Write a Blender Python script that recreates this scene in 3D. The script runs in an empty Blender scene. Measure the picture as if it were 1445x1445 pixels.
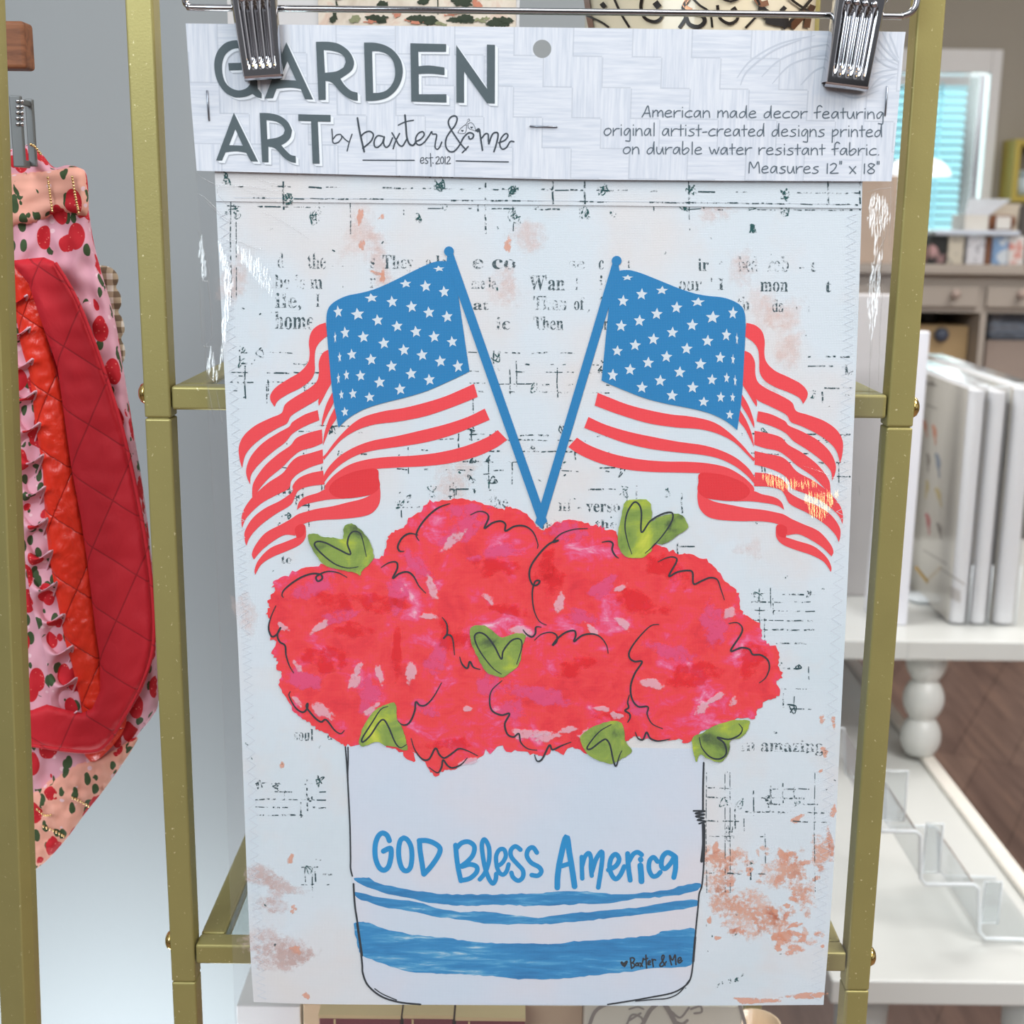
import bpy, math, random
import numpy as np
from mathutils import Vector, Matrix
from mathutils.geometry import tessellate_polygon, delaunay_2d_cdt

random.seed(7)
C = bpy.context.scene.collection
scene = bpy.context.scene

# ------------------------------------------------------------------ camera
F, TH, RO, D, ZC = 1870.0, math.radians(12.43), 0.0124, 0.6377, 1.25
r0 = Vector((1, 0, 0)); u0 = Vector((0, math.sin(TH), math.cos(TH))); FW = Vector((0, math.cos(TH), -math.sin(TH)))
UP = u0*math.cos(RO) - r0*math.sin(RO); RT = r0*math.cos(RO) + u0*math.sin(RO)
EYE = Vector((0, -D, ZC))
cam = bpy.data.cameras.new('camera'); cam_o = bpy.data.objects.new('camera', cam); C.objects.link(cam_o)
cam.sensor_width = 36; cam.lens = F/1445*36; cam.clip_start = 0.02; cam.clip_end = 60
m = Matrix((RT, UP, -FW)).transposed().to_4x4(); m.translation = EYE
cam_o.matrix_world = m
cam.dof.use_dof = True; cam.dof.focus_distance = 0.662; cam.dof.aperture_fstop = 13.5
scene.camera = cam_o

# ------------------------------------------------------------------ world, lamps, exposure
def srgb(r, g=None, b=None):
    if g is None: r, g, b = r
    f = lambda c: (c/255)/12.92 if c/255 <= 0.04045 else ((c/255+0.055)/1.055)**2.4
    return (f(r), f(g), f(b), 1.0)

w = bpy.data.worlds.new('world'); scene.world = w; w.use_nodes = True
nt = w.node_tree; nt.nodes.clear()
out = nt.nodes.new('ShaderNodeOutputWorld'); bg = nt.nodes.new('ShaderNodeBackground')
tc = nt.nodes.new('ShaderNodeTexCoord'); sx = nt.nodes.new('ShaderNodeSeparateXYZ')
rp = nt.nodes.new('ShaderNodeValToRGB'); mr = nt.nodes.new('ShaderNodeMapRange')
nt.links.new(tc.outputs['Generated'], sx.inputs[0]); nt.links.new(sx.outputs['Z'], mr.inputs['Value'])
mr.inputs['From Min'].default_value = -1; mr.inputs['From Max'].default_value = 1
nt.links.new(mr.outputs[0], rp.inputs[0])
e = rp.color_ramp.elements
e[0].position = 0.0; e[0].color = (0.16, 0.11, 0.08, 1)
e[1].position = 1.0; e[1].color = (0.95, 0.97, 1.0, 1)
for p, c in ((0.42, (0.30, 0.25, 0.21, 1)), (0.5, (0.72, 0.74, 0.78, 1)), (0.62, (1.0, 1.0, 1.0, 1))):
    k = e.new(p); k.color = c
# light and dark noise patches put into the world for contrast in chrome
sn = nt.nodes.new('ShaderNodeTexNoise'); sn.inputs['Scale'].default_value = 3.2; sn.inputs['Detail'].default_value = 2.0
nt.links.new(tc.outputs['Generated'], sn.inputs['Vector'])
sr = nt.nodes.new('ShaderNodeValToRGB'); sr.color_ramp.elements[0].position = 0.46; sr.color_ramp.elements[0].color = (0.22, 0.19, 0.19, 1); sr.color_ramp.elements[1].position = 0.54; sr.color_ramp.elements[1].color = (1.25, 1.25, 1.28, 1)
nt.links.new(sn.outputs[0], sr.inputs[0])
mx = nt.nodes.new('ShaderNodeMix'); mx.data_type = 'RGBA'; mx.blend_type = 'MULTIPLY'; mx.inputs[0].default_value = 1.0
nt.links.new(rp.outputs[0], mx.inputs[6]); nt.links.new(sr.outputs[0], mx.inputs[7])
# dark spot put into the world to darken chrome, where the camera operator stands
dp = nt.nodes.new('ShaderNodeVectorMath'); dp.operation = 'DOT_PRODUCT'; dp.inputs[1].default_value = (0.0, -0.97, 0.10)
nt.links.new(tc.outputs['Generated'], dp.inputs[0])
dr_ = nt.nodes.new('ShaderNodeMapRange'); dr_.inputs['From Min'].default_value = 0.90; dr_.inputs['From Max'].default_value = 0.945; dr_.inputs['To Min'].default_value = 1.0; dr_.inputs['To Max'].default_value = 0.22
nt.links.new(dp.outputs['Value'], dr_.inputs['Value'])
mx2 = nt.nodes.new('ShaderNodeMix'); mx2.data_type = 'RGBA'; mx2.blend_type = 'MULTIPLY'; mx2.inputs[0].default_value = 1.0
nt.links.new(mx.outputs[2], mx2.inputs[6]); nt.links.new(dr_.outputs[0], mx2.inputs[7])
nt.links.new(mx2.outputs[2], bg.inputs[0]); bg.inputs[1].default_value = 0.62
nt.links.new(bg.outputs[0], out.inputs[0])

def area(name, loc, target, size, power, color=(1, 1, 1), size_y=None):
    l = bpy.data.lights.new(name, 'AREA'); l.energy = power; l.color = color; l.size = size
    if size_y: l.shape = 'RECTANGLE'; l.size_y = size_y
    o = bpy.data.objects.new(name, l); C.objects.link(o); o.location = loc
    o.rotation_euler = (Vector(target)-Vector(loc)).to_track_quat('-Z', 'Y').to_euler()
    return o
DAY = Vector((-1.1, -2.2, ZC+1.15)); WARM = Vector((0.9, -1.2, ZC+0.75))
area('added_front_key', DAY, (0, 0, ZC-0.1), 1.6, 50, (0.84, 0.94, 1.0), 1.2)  # added cool key for the flag, its source unseen
area('added_overhead_fill', (0.5, -0.9, ZC+1.35), (0.2, 0.5, ZC-0.6), 1.2, 12, (0.97, 0.98, 1.0), 0.6)  # added soft fill from overhead, no fixture seen
area('added_table_fill', (1.25, -0.35, ZC+1.1), (1.2, 1.2, 0.75), 0.9, 26, (1, 0.99, 0.97), 0.6)  # added to brighten the packet fronts and the white table
area('added_rear_fill', (1.9, 2.0, ZC+1.35), (1.7, 1.9, 0), 1.2, 30, (1, 0.97, 0.93), 1.2)  # added fill that lifts the dark rear of the room
area('warm_spot_lamp', WARM, (0.11, 0, ZC-0.12), 0.16, 1.6, (1.0, 0.55, 0.16))
area('added_low_wall_fill', (-0.34, 0.14, 0.40), (-0.30, 0.42, 0.80), 0.22, 3.0, (0.86, 0.95, 1.0))  # added below the view to lighten the lower left wall
area('added_packet_fill', (0.10, 1.15, ZC+0.52), (0.62, 1.3, 0.85), 0.35, 9, (1, 0.99, 0.97))  # added above the view to brighten the packets' left face
area('garden_daylight', (1.75, 4.6, ZC+0.5), (1.3, 0, ZC-0.4), 1.6, 80, (0.88, 0.97, 1.0), 1.4)
scene.view_settings.view_transform = 'Standard'; scene.view_settings.look = 'None'
scene.view_settings.exposure = 0.0; scene.view_settings.gamma = 1.0; scene.view_settings.use_curve_mapping = False
scene.cycles.use_denoising = True
scene.cycles.transparent_max_bounces = 32; scene.cycles.max_bounces = 10
scene.cycles.caustics_reflective = False; scene.cycles.caustics_refractive = False

# ------------------------------------------------------------------ helpers
def ray(px, py): return FW + RT*((px-722.5)/F) - UP*((py-722.5)/F)
def at(px, py, Y):
    d = ray(px, py); return EYE + d*((Y+D)/d.y)
def atz(px, py, Z):
    d = ray(px, py); return EYE + d*((Z-ZC)/d.z)
LAY = 0.00007
def lay(n): return -LAY*n

class MB:
    def __init__(s): s.v = []; s.f = []; s.m = []; s.a = {}; s.sm = []
    def add(s, vs, fs, mi=0, smooth=False, a=None):
        b = len(s.v); s.v += [tuple(v) for v in vs]
        for f in fs: s.f.append(tuple(b+i for i in f)); s.m.append(mi); s.sm.append(smooth)
        if a is not None:
            for i, x in enumerate(a): s.a[b+i] = x
    def box(s, c, h, rot=None, mi=0):
        R = rot or Matrix.Identity(3); c = Vector(c)
        vs = [c + R @ Vector((x*h[0], y*h[1], z*h[2])) for x in (-1, 1) for y in (-1, 1) for z in (-1, 1)]
        s.add(vs, [(0, 1, 3, 2), (4, 6, 7, 5), (0, 4, 5, 1), (2, 3, 7, 6), (0, 2, 6, 4), (1, 5, 7, 3)], mi)
    def boxmm(s, lo, hi, mi=0):
        lo = Vector(lo); hi = Vector(hi); s.box((lo+hi)/2, (hi-lo)/2, None, mi)
    def tube(s, pts, r, n=10, mi=0, closed=False):
        pts = [Vector(p) for p in pts]; rings = []; N = len(pts); up = None
        for i, p in enumerate(pts):
            a = pts[(i-1) % N] if closed or i > 0 else p; b = pts[(i+1) % N] if closed or i < N-1 else p
            t = (b-a).normalized()
            if up is None: up = t.orthogonal().normalized()
            up = (up - t*up.dot(t)).normalized(); q = t.cross(up)
            rr = r[i] if isinstance(r, (list, tuple)) else r
            rings.append([p + (up*math.cos(2*math.pi*k/n)+q*math.sin(2*math.pi*k/n))*rr for k in range(n)])
        fs = []
        for i in range(N if closed else N-1):
            j = (i+1) % N
            for k in range(n): fs.append((i*n+k, i*n+(k+1) % n, j*n+(k+1) % n, j*n+k))
        if not closed: fs += [tuple(range(n))[::-1], tuple((N-1)*n+k for k in range(n))]
        s.add([v for rg in rings for v in rg], fs, mi, True)
    def lathe(s, c, prof, n=32, mi=0, axis='Z', cap=True):
        c = Vector(c); vs = []
        for r, z in prof:
            for k in range(n):
                a = 2*math.pi*k/n; x, y = r*math.cos(a), r*math.sin(a)
                vs.append(c + (Vector((x, y, z)) if axis == 'Z' else Vector((z, x, y)) if axis == 'X' else Vector((x, z, y))))
        fs = [(i*n+k, i*n+(k+1) % n, (i+1)*n+(k+1) % n, (i+1)*n+k) for i in range(len(prof)-1) for k in range(n)]
        if cap: fs += [tuple(range(n))[::-1], tuple((len(prof)-1)*n+k for k in range(n))]
        s.add(vs, fs, mi, True)
    def step(s, Y):   # neighbouring ink films lie a few microns apart
        s.nb = getattr(s, 'nb', 0)+1; return Y-(s.nb*7 % 10)*0.000006
    # flat print shapes, given in photograph pixels on the upright plane Y
    def poly(s, loops, Y, mi=0):
        if not isinstance(loops[0][0], (tuple, list)): loops = [loops]
        Y = s.step(Y)
        ls = [[Vector((x, -y, 0)) for x, y in l] for l in loops]
        tris = tessellate_polygon(ls); pts = [p for l in loops for p in l]
        fs = []
        for t in tris:
            a, b, c = (Vector((pts[i][0], -pts[i][1])) for i in t)
            if (b-a).cross(c-a) < 0: t = (t[0], t[2], t[1])
            fs.append(t)
        s.add([at(x, y, Y) for x, y in pts], fs, mi)
    def stroke(s, pts, wd, Y, mi=0, smooth=True, n=6, taper=False, caps=True):
        Y = s.step(Y)
        if smooth and len(pts) > 2: pts = sm(pts, False, n)
        P = [Vector(p) for p in pts]; N = len(P); L = []; Rr = []
        for i in range(N):
            t = (P[min(i+1, N-1)]-P[max(i-1, 0)])
            if t.length < 1e-6: t = Vector((1, 0))
            t.normalize(); q = Vector((-t.y, t.x))
            ww = wd
            if taper: ww = wd*(0.45+0.55*min(1, 4*min(i, N-1-i)/max(1, N-1)))
            L.append(P[i]+q*ww/2); Rr.append(P[i]-q*ww/2)
        yv = [Y-i*8e-6/N for i in range(N)]
        vs = [at(p.x, p.y, y) for p, y in zip(L+Rr, yv+yv)]
        s.add(vs, [(i, i+1, N+i+1, N+i) for i in range(N-1)], mi)
        if caps:   # round ends
            for p, q, y in ((P[0], P[1], yv[0]), (P[-1], P[-2], yv[-1])):
                k = 8; d = (p-q); d = d.normalized() if d.length > 1e-6 else Vector((1, 0)); a0 = math.atan2(d.y, d.x); rr = wd/2*(0.45 if taper else 1)
                s.add([at(p.x+rr*math.cos(a0+math.pi*(j/k-.5)), p.y+rr*math.sin(a0+math.pi*(j/k-.5)), y) for j in range(k+1)], [tuple(range(k+1))[::-1]], mi)
    def blob(s, cx, cy, rx, ry, Y, mi, rot=0.0, seed=0, n=28):
        Y = s.step(Y)
        rr = random.Random(seed); vs = [at(cx, cy, Y)]; aa = [1.0]; fs = []
        ph = [rr.uniform(0, 6.28) for _ in range(4)]
        for ring, al in ((0.5, 0.8), (1.0, 0.0)):
            for k in range(n):
                t = 2*math.pi*k/n; q = ring*(1+0.15*math.sin(2*t+ph[0])+0.12*math.sin(3*t+ph[1])+0.08*math.sin(5*t+ph[2]))
                x, y = rx*q*math.cos(t), ry*q*math.sin(t)
                vs.append(at(cx+x*math.cos(rot)-y*math.sin(rot), cy+x*math.sin(rot)+y*math.cos(rot), Y)); aa.append(al)
        for k in range(n):
            j = (k+1) % n
            fs += [(0, 1+j, 1+k), (1+k, 1+j, 1+n+j, 1+n+k)]
        s.add(vs, fs, mi, False, aa)

def sm(pts, closed=False, n=6):
    P = [Vector(p) for p in pts]; N = len(P); o = []
    for i in range(N if closed else N-1):
        p0 = P[(i-1) % N] if closed or i > 0 else P[i]; p1 = P[i]; p2 = P[(i+1) % N]
        p3 = P[(i+2) % N] if closed or i+2 < N else p2
        for k in range(n):
            t = k/n
            o.append(tuple(0.5*((2*p1)+(p2-p0)*t+(2*p0-5*p1+4*p2-p3)*t*t+(3*p1-p0-3*p2+p3)*t**3)))
    if not closed: o.append(tuple(P[-1]))
    return o
def smc(pts, n=5, corner=38):
    """closed outline smoothed between its corners, corners kept sharp"""
    P = [Vector(p) for p in pts]; N_ = len(P); cs = []
    for i in range(N_):
        a, b = P[i]-P[i-1], P[(i+1) % N_]-P[i]
        if a.length < 1e-6 or b.length < 1e-6 or a.angle(b) > math.radians(corner): cs.append(i)
    if not cs: return sm(pts, True, n)
    o = []
    for k, c in enumerate(cs):
        e_ = cs[(k+1) % len(cs)]; idx = [c]
        while idx[-1] != e_ or len(idx) == 1:
            idx.append((idx[-1]+1) % N_)
            if idx[-1] == e_: break
        seg = [pts[i] for i in idx]; o += (sm(seg, False, n) if len(seg) > 2 else seg)[:-1]
    return o
def crop(x0, y0, s): return lambda pts: [(x0+x*s, y0+y*s) for x, y in pts]

def obj(name, mb, mats, parent=None, bevel=0, label=None):
    me = bpy.data.meshes.new(name)
    me.from_pydata(mb.v, [], mb.f)
    if not isinstance(mats, (list, tuple)): mats = [mats]
    for mt in mats: me.materials.append(mt)
    me.polygons.foreach_set('material_index', mb.m); me.polygons.foreach_set('use_smooth', mb.sm)
    if mb.a:
        at_ = me.attributes.new('fade', 'FLOAT', 'POINT')
        at_.data.foreach_set('value', [mb.a.get(i, 1.0) for i in range(len(mb.v))])
    me.update()
    o = bpy.data.objects.new(name, me); C.objects.link(o)
    if parent is not None:
        o.parent = parent
        p = parent; loc = Vector((0, 0, 0))
        if parent.type == 'EMPTY': o.matrix_parent_inverse = Matrix.Translation(parent.location).inverted()
    if bevel:
        b = o.modifiers.new('bevel', 'BEVEL'); b.width = bevel; b.segments = 3; b.limit_method = 'ANGLE'; b.angle_limit = math.radians(40)
    if label: o['label'] = label
    return o
def tag(o, label, cat, group=None):
    o['label'] = label; o['category'] = cat
    if group: o['group'] = group
    return o
def thing(name, loc, label, cat, group=None):
    o = bpy.data.objects.new(name, None); C.objects.link(o); o.location = loc; o.empty_display_size = 0.05
    return tag(o, label, cat, group)
def struct(name, mb, mats, bevel=0):
    o = obj(name, mb, mats, None, bevel); o['kind'] = 'structure'; return o

# ------------------------------------------------------------------ materials
def mat(name):
    mt = bpy.data.materials.new(name); mt.use_nodes = True; t = mt.node_tree
    return mt, t, t.nodes['Principled BSDF']
def N(t, kind, **kw):
    n = t.nodes.new('ShaderNode'+kind)
    for k, v in kw.items():
        if k in n.inputs.keys(): n.inputs[k].default_value = v
        else: setattr(n, k, v)
    return n
def pos(t, scale=(1, 1, 1), rot=(0, 0, 0)):
    g = N(t, 'NewGeometry'); mp = N(t, 'Mapping'); mp.inputs['Scale'].default_value = scale; mp.inputs['Rotation'].default_value = rot
    t.links.new(g.outputs['Position'], mp.inputs['Vector']); return mp.outputs[0]
def noise(t, vec, scale, detail=3, rough=0.5, dist=0.0):
    n = N(t, 'TexNoise'); n.inputs['Scale'].default_value = scale; n.inputs['Detail'].default_value = detail
    n.inputs['Roughness'].default_value = rough; n.inputs['Distortion'].default_value = dist
    t.links.new(vec, n.inputs['Vector']); return n.outputs[0]
def ramp(t, fac, stops, interp='LINEAR'):
    r = N(t, 'ValToRGB'); r.color_ramp.interpolation = interp; e = r.color_ramp.elements
    e[0].position, e[0].color = stops[0]; e[1].position, e[1].color = stops[-1]
    for p, c in stops[1:-1]: k = e.new(p); k.color = c
    t.links.new(fac, r.inputs[0]); return r.outputs[0]
def mixc(t, fac, a, b, mode='MIX'):
    n = N(t, 'Mix', data_type='RGBA', blend_type=mode)
    for s, v in ((n.inputs[0], fac), (n.inputs[6], a), (n.inputs[7], b)):
        if isinstance(v, (float, int)): s.default_value = v
        elif isinstance(v, tuple): s.default_value = v
        else: t.links.new(v, s)
    return n.outputs[2]
def mth(t, op, a, b=None, c=None):
    n = N(t, 'Math', operation=op)
    for i, v in enumerate((a, b, c)):
        if v is None: continue
        if isinstance(v, (float, int)): n.inputs[i].default_value = v
        else: t.links.new(v, n.inputs[i])
    return n.outputs[0]
W1 = (1, 1, 1, 1); K1 = (0, 0, 0, 1)
def gray(v): return (v, v, v, 1)

def simple(name, col, rough=0.6, metal=0.0, vary=0.08, vscale=30, bump=0.0, bscale=200, spec=None, coat=0):
    mt, t, p = mat(name); v = pos(t)
    n = noise(t, v, vscale, 4)
    c = mixc(t, mth(t, 'MULTIPLY', n, 1.0), tuple(x*(1-vary) for x in col[:3])+(1,), tuple(min(1, x*(1+vary)) for x in col[:3])+(1,))
    t.links.new(c, p.inputs['Base Color']); p.inputs['Roughness'].default_value = rough; p.inputs['Metallic'].default_value = metal
    if spec is not None: p.inputs['Specular IOR Level'].default_value = spec
    p.inputs['Coat Weight'].default_value = coat
    if bump:
        b = N(t, 'Bump'); b.inputs['Strength'].default_value = bump; b.inputs['Distance'].default_value = 0.002
        t.links.new(noise(t, v, bscale, 3), b.inputs['Height']); t.links.new(b.outputs[0], p.inputs['Normal'])
    return mt

def weave(t):
    """canvas weave of the flag cloth, 0..1"""
    g = N(t, 'NewGeometry'); s = N(t, 'SeparateXYZ'); t.links.new(g.outputs['Position'], s.inputs[0])
    a = mth(t, 'SINE', mth(t, 'MULTIPLY', mth(t, 'ADD', s.outputs[0], s.outputs[2]), 2*math.pi/0.00155))
    b = mth(t, 'SINE', mth(t, 'MULTIPLY', mth(t, 'SUBTRACT', s.outputs[0], s.outputs[2]), 2*math.pi/0.00155))
    return mth(t, 'MULTIPLY_ADD', mth(t, 'MULTIPLY', a, b), 0.5, 0.5)
def cloth(name, color_fn, light=0.10, dark=0.0):
    mt, t, p = mat(name); c = color_fn(t); wv = weave(t)
    if not isinstance(c, tuple): pass
    c2 = mixc(t, mth(t, 'MULTIPLY', wv, light), c, (0.86, 0.88, 0.9, 1))
    if dark: c2 = mixc(t, mth(t, 'MULTIPLY', mth(t, 'SUBTRACT', 1.0, wv), dark), c2, (0.45, 0.48, 0.52, 1))
    t.links.new(c2, p.inputs['Base Color']); p.inputs['Roughness'].default_value = 0.85; p.inputs['Specular IOR Level'].default_value = 0.15
    b = N(t, 'Bump'); b.inputs['Strength'].default_value = 0.25; b.inputs['Distance'].default_value = 0.0003
    t.links.new(wv, b.inputs['Height']); t.links.new(b.outputs[0], p.inputs['Normal'])
    return mt
def flat(c, v=0.06, sc=60):
    def fn(t):
        n = noise(t, pos(t), sc, 4)
        return mixc(t, n, tuple(x*(1-v) for x in c[:3])+(1,), tuple(min(1, x*(1+v)) for x in c[:3])+(1,))
    return fn
def inkmat(name, c, thr=0.5, scale=700, big=90, soft=0.06, fade=False, soft_a=0.6):
    """worn ink: broken up by noise, cloth shows through"""
    mt, t, p = mat(name); v = pos(t)
    n1 = noise(t, v, scale, 3, 0.6); n2 = noise(t, v, big, 2, 0.5)
    a = mth(t, 'ADD', mth(t, 'MULTIPLY', n1, 0.6), mth(t, 'MULTIPLY', n2, 0.4))
    if fade:
        at_ = N(t, 'Attribute', attribute_name='fade'); a = mth(t, 'ADD', a, mth(t, 'MULTIPLY_ADD', at_.outputs['Fac'], 0.42, -0.30))
    mr = N(t, 'MapRange', interpolation_type='SMOOTHSTEP'); mr.inputs['From Min'].default_value = thr-soft; mr.inputs['From Max'].default_value = thr+soft
    t.links.new(a, mr.inputs['Value'])
    lo, hi = (0.92, 1.06) if fade else (0.75, 1.25)
    cc = mixc(t, n2, tuple(x*lo for x in c[:3])+(1,), tuple(min(1, x*hi) for x in c[:3])+(1,))
    t.links.new(cc, p.inputs['Base Color']); p.inputs['Roughness'].default_value = 0.85; p.inputs['Specular IOR Level'].default_value = 0.1
    t.links.new(mth(t, 'MULTIPLY', mr.outputs[0], 1.0 if not fade else soft_a), p.inputs['Alpha'])
    return mt

M = {}
def f_base(t):
    v = pos(t)
    a = noise(t, v, 9, 3, 0.55); b = noise(t, v, 26, 4, 0.6)
    c = ramp(t, a, [(0.32, srgb(224, 236, 243)), (0.5, srgb(230, 239, 246)), (0.6, srgb(236, 235, 236)), (0.72, srgb(240, 232, 226))])
    return mixc(t, ramp(t, b, [(0.52, K1), (0.75, gray(0.5))]), c, srgb(236, 226, 222))
M['cloth'] = cloth('white_canvas_cloth', f_base, 0.0, 0.05)
def f_pot(t):
    v = pos(t); a = noise(t, v, 14, 3, 0.5)
    return ramp(t, a, [(0.35, srgb(220, 232, 246)), (0.5, srgb(224, 232, 245)), (0.68, srgb(234, 231, 238))])
M['pot'] = cloth('pale_pot_print', f_pot, 0.0, 0.05)
def f_flower(t):
    v = pos(t, (1, 1, 1)); v2 = pos(t, (1, 1, 1.9), (0, 0.7, 0))
    a = noise(t, v, 48, 5, 0.55, 0.9); b = noise(t, v2, 85, 5, 0.65, 1.2); c = noise(t, v, 16, 2)
    k = mth(t, 'ADD', mth(t, 'MULTIPLY', a, 0.55), mth(t, 'ADD', mth(t, 'MULTIPLY', b, 0.30), mth(t, 'MULTIPLY', c, 0.15)))
    base = ramp(t, k, [(0.36, srgb(238, 36, 54)), (0.43, srgb(250, 46, 60)), (0.49, srgb(255, 62, 66)), (0.53, srgb(255, 56, 84)), (0.565, srgb(252, 78, 126)), (0.60, srgb(252, 110, 156)), (0.66, srgb(255, 200, 218))])
    return base
M['flower'] = cloth('painted_blossom_print', f_flower, 0.05)
M['blue'] = cloth('blue_print', flat(srgb(14, 132, 194), 0.05, 40), 0.05)
M['blue2'] = cloth('bright_blue_lettering', flat(srgb(14, 150, 214), 0.08, 60), 0.04)
M['star'] = cloth('white_star_print', flat(srgb(226, 236, 244), 0.02, 60), 0.0)
M['stripe'] = cloth('coral_stripe_print', flat(srgb(255, 70, 78), 0.02, 50), 0.04)
M['curl'] = cloth('red_fold_print', flat(srgb(242, 44, 54), 0.05, 80), 0.04)
def f_leaf(t):
    v = pos(t); a = noise(t, v, 55, 4, 0.55, 0.5)
    return ramp(t, a, [(0.34, srgb(76, 100, 44)), (0.43, srgb(126, 156, 56)), (0.53, srgb(146, 172, 64)), (0.61, srgb(180, 198, 48)), (0.70, srgb(214, 220, 66))])
M['leaf'] = cloth('painted_leaf_print', f_leaf, 0.08)
def f_band(t):
    v = pos(t, (0.16, 1, 1.4)); a = noise(t, v, 260, 5, 0.65, 0.4); b = noise(t, v, 60, 3)
    k = mth(t, 'ADD', mth(t, 'MULTIPLY', a, 0.65), mth(t, 'MULTIPLY', b, 0.35))
    return ramp(t, k, [(0.34, srgb(24, 122, 184)), (0.52, srgb(44, 146, 206)), (0.59, srgb(84, 170, 218)), (0.65, srgb(170, 210, 232)), (0.71, srgb(222, 230, 240))])
M['band'] = cloth('brushed_blue_band_print', f_band, 0.05)
M['line'] = cloth('dark_drawn_line', flat(srgb(34, 44, 52), 0.2, 90), 0.04)
M['ink'] = inkmat('worn_music_ink', srgb(46, 76, 82), 0.50, 620, 120, 0.05)
M['text_ink'] = inkmat('worn_text_ink', srgb(72, 92, 98), 0.505, 700, 80, 0.06)
M['green_ink'] = inkmat('worn_green_ink', srgb(44, 92, 92), 0.52, 900, 160, 0.05)
M['peach'] = inkmat('peach_stain', srgb(255, 198, 174), 0.565, 420, 130, 0.12, True, 0.55)
M['orange'] = inkmat('orange_stain', srgb(255, 176, 142), 0.48, 420, 120, 0.09, True)
M['faint'] = inkmat('faint_pink_stain', srgb(250, 214, 202), 0.53, 300, 90, 0.18, True, 0.22)
M['mauve'] = inkmat('mauve_stain', srgb(238, 212, 206), 0.53, 320, 90, 0.16, True, 0.45)
M['thread'] = simple('white_thread', srgb(217, 223, 231), 0.8, vary=0.03)
def header_mat():
    mt, t, p = mat('embossed_card'); c = 0.0135
    g = N(t, 'NewGeometry'); s = N(t, 'SeparateXYZ'); t.links.new(g.outputs['Position'], s.inputs[0])
    X = mth(t, 'DIVIDE', mth(t, 'ADD', s.outputs[0], 2.0), c); Z = mth(t, 'DIVIDE', s.outputs[2], c)
    i = mth(t, 'FLOOR', X); j = mth(t, 'FLOOR', Z)
    h = mth(t, 'LESS_THAN', mth(t, 'FLOORED_MODULO', mth(t, 'ADD', i, j), 4.0), 1.5)
    nh = noise(t, pos(t, (0.06, 1, 1)), 900, 3, 0.6); nv = noise(t, pos(t, (1, 1, 0.06)), 900, 3, 0.6)
    lines = N(t, 'Mix', data_type='FLOAT'); t.links.new(h, lines.inputs[0]); t.links.new(nv, lines.inputs[2]); t.links.new(nh, lines.inputs[3])
    fx = mth(t, 'FRACT', X); fz = mth(t, 'FRACT', Z)
    # block outlines: where the weave direction changes
    def dirn(di, dj):
        return mth(t, 'LESS_THAN', mth(t, 'FLOORED_MODULO', mth(t, 'ADD', mth(t, 'ADD', i, j), float(di+dj)), 4.0), 1.5)
    ex = mth(t, 'MULTIPLY', mth(t, 'LESS_THAN', fx, 0.045), mth(t, 'ABSOLUTE', mth(t, 'SUBTRACT', h, dirn(-1, 0))))
    ez = mth(t, 'MULTIPLY', mth(t, 'LESS_THAN', fz, 0.045), mth(t, 'ABSOLUTE', mth(t, 'SUBTRACT', h, dirn(0, -1))))
    edge = mth(t, 'MAXIMUM', ex, ez)
    base = ramp(t, lines.outputs[0], [(0.3, srgb(200, 208, 220)), (0.5, srgb(213, 219, 229)), (0.65, srgb(221, 226, 234))])
    col = mixc(t, mth(t, 'MULTIPLY', edge, 0.6), base, srgb(182, 190, 202))
    t.links.new(col, p.inputs['Base Color']); p.inputs['Roughness'].default_value = 0.45; p.inputs['Specular IOR Level'].default_value = 0.3
    return mt
M['card'] = header_mat()
M['slate'] = simple('slate_grey_print', srgb(78, 92, 98), 0.6, vary=0.10, vscale=400)
M['cardwhite'] = simple('white_print_outline', srgb(234, 240, 247), 0.5, vary=0.02)
M['cardgrey'] = simple('soft_grey_print', srgb(190, 198, 208), 0.5, vary=0.03)
M['emboss'] = simple('faint_embossed_line', srgb(192, 200, 212), 0.5, vary=0.03)
M['pen'] = simple('thin_grey_lettering', srgb(84, 98, 110), 0.6, vary=0.06)
M['pen2'] = simple('dark_grey_lettering', srgb(56, 66, 76), 0.6, vary=0.06)
def metal(name, col, rough, bump=0.0, bs=900, speck=None):
    mt, t, p = mat(name); v = pos(t); n = noise(t, v, 40, 3)
    c = mixc(t, n, tuple(x*0.92 for x in col[:3])+(1,), tuple(min(1, x*1.08) for x in col[:3])+(1,))
    if speck:
        sp = noise(t, v, 520, 2, 0.5); c = mixc(t, ramp(t, sp, [(0.70, K1), (0.76, W1)]), c, speck)
    t.links.new(c, p.inputs['Base Color']); p.inputs['Metallic'].default_value = 0.0 if speck else 1.0
    p.inputs['Roughness'].default_value = rough
    if speck: p.inputs['Metallic'].default_value = 0.45
    if bump:
        b = N(t, 'Bump'); b.inputs['Strength'].default_value = bump; b.inputs['Distance'].default_value = 0.0006
        t.links.new(noise(t, v, bs, 2), b.inputs['Height']); t.links.new(b.outputs[0], p.inputs['Normal'])
    return mt
M['gold'] = metal('gold_powder_coat', srgb(168, 158, 100), 0.42, 0.08, 1100, srgb(226, 216, 168))
M['brass'] = metal('brass_cap', srgb(214, 188, 120), 0.18)
M['goldwire'] = metal('gold_wire', srgb(214, 176, 96), 0.25)
M['chrome'] = metal('chrome', srgb(196, 196, 200), 0.06)
M['staple'] = metal('steel_staple', srgb(150, 156, 165), 0.3)
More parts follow.
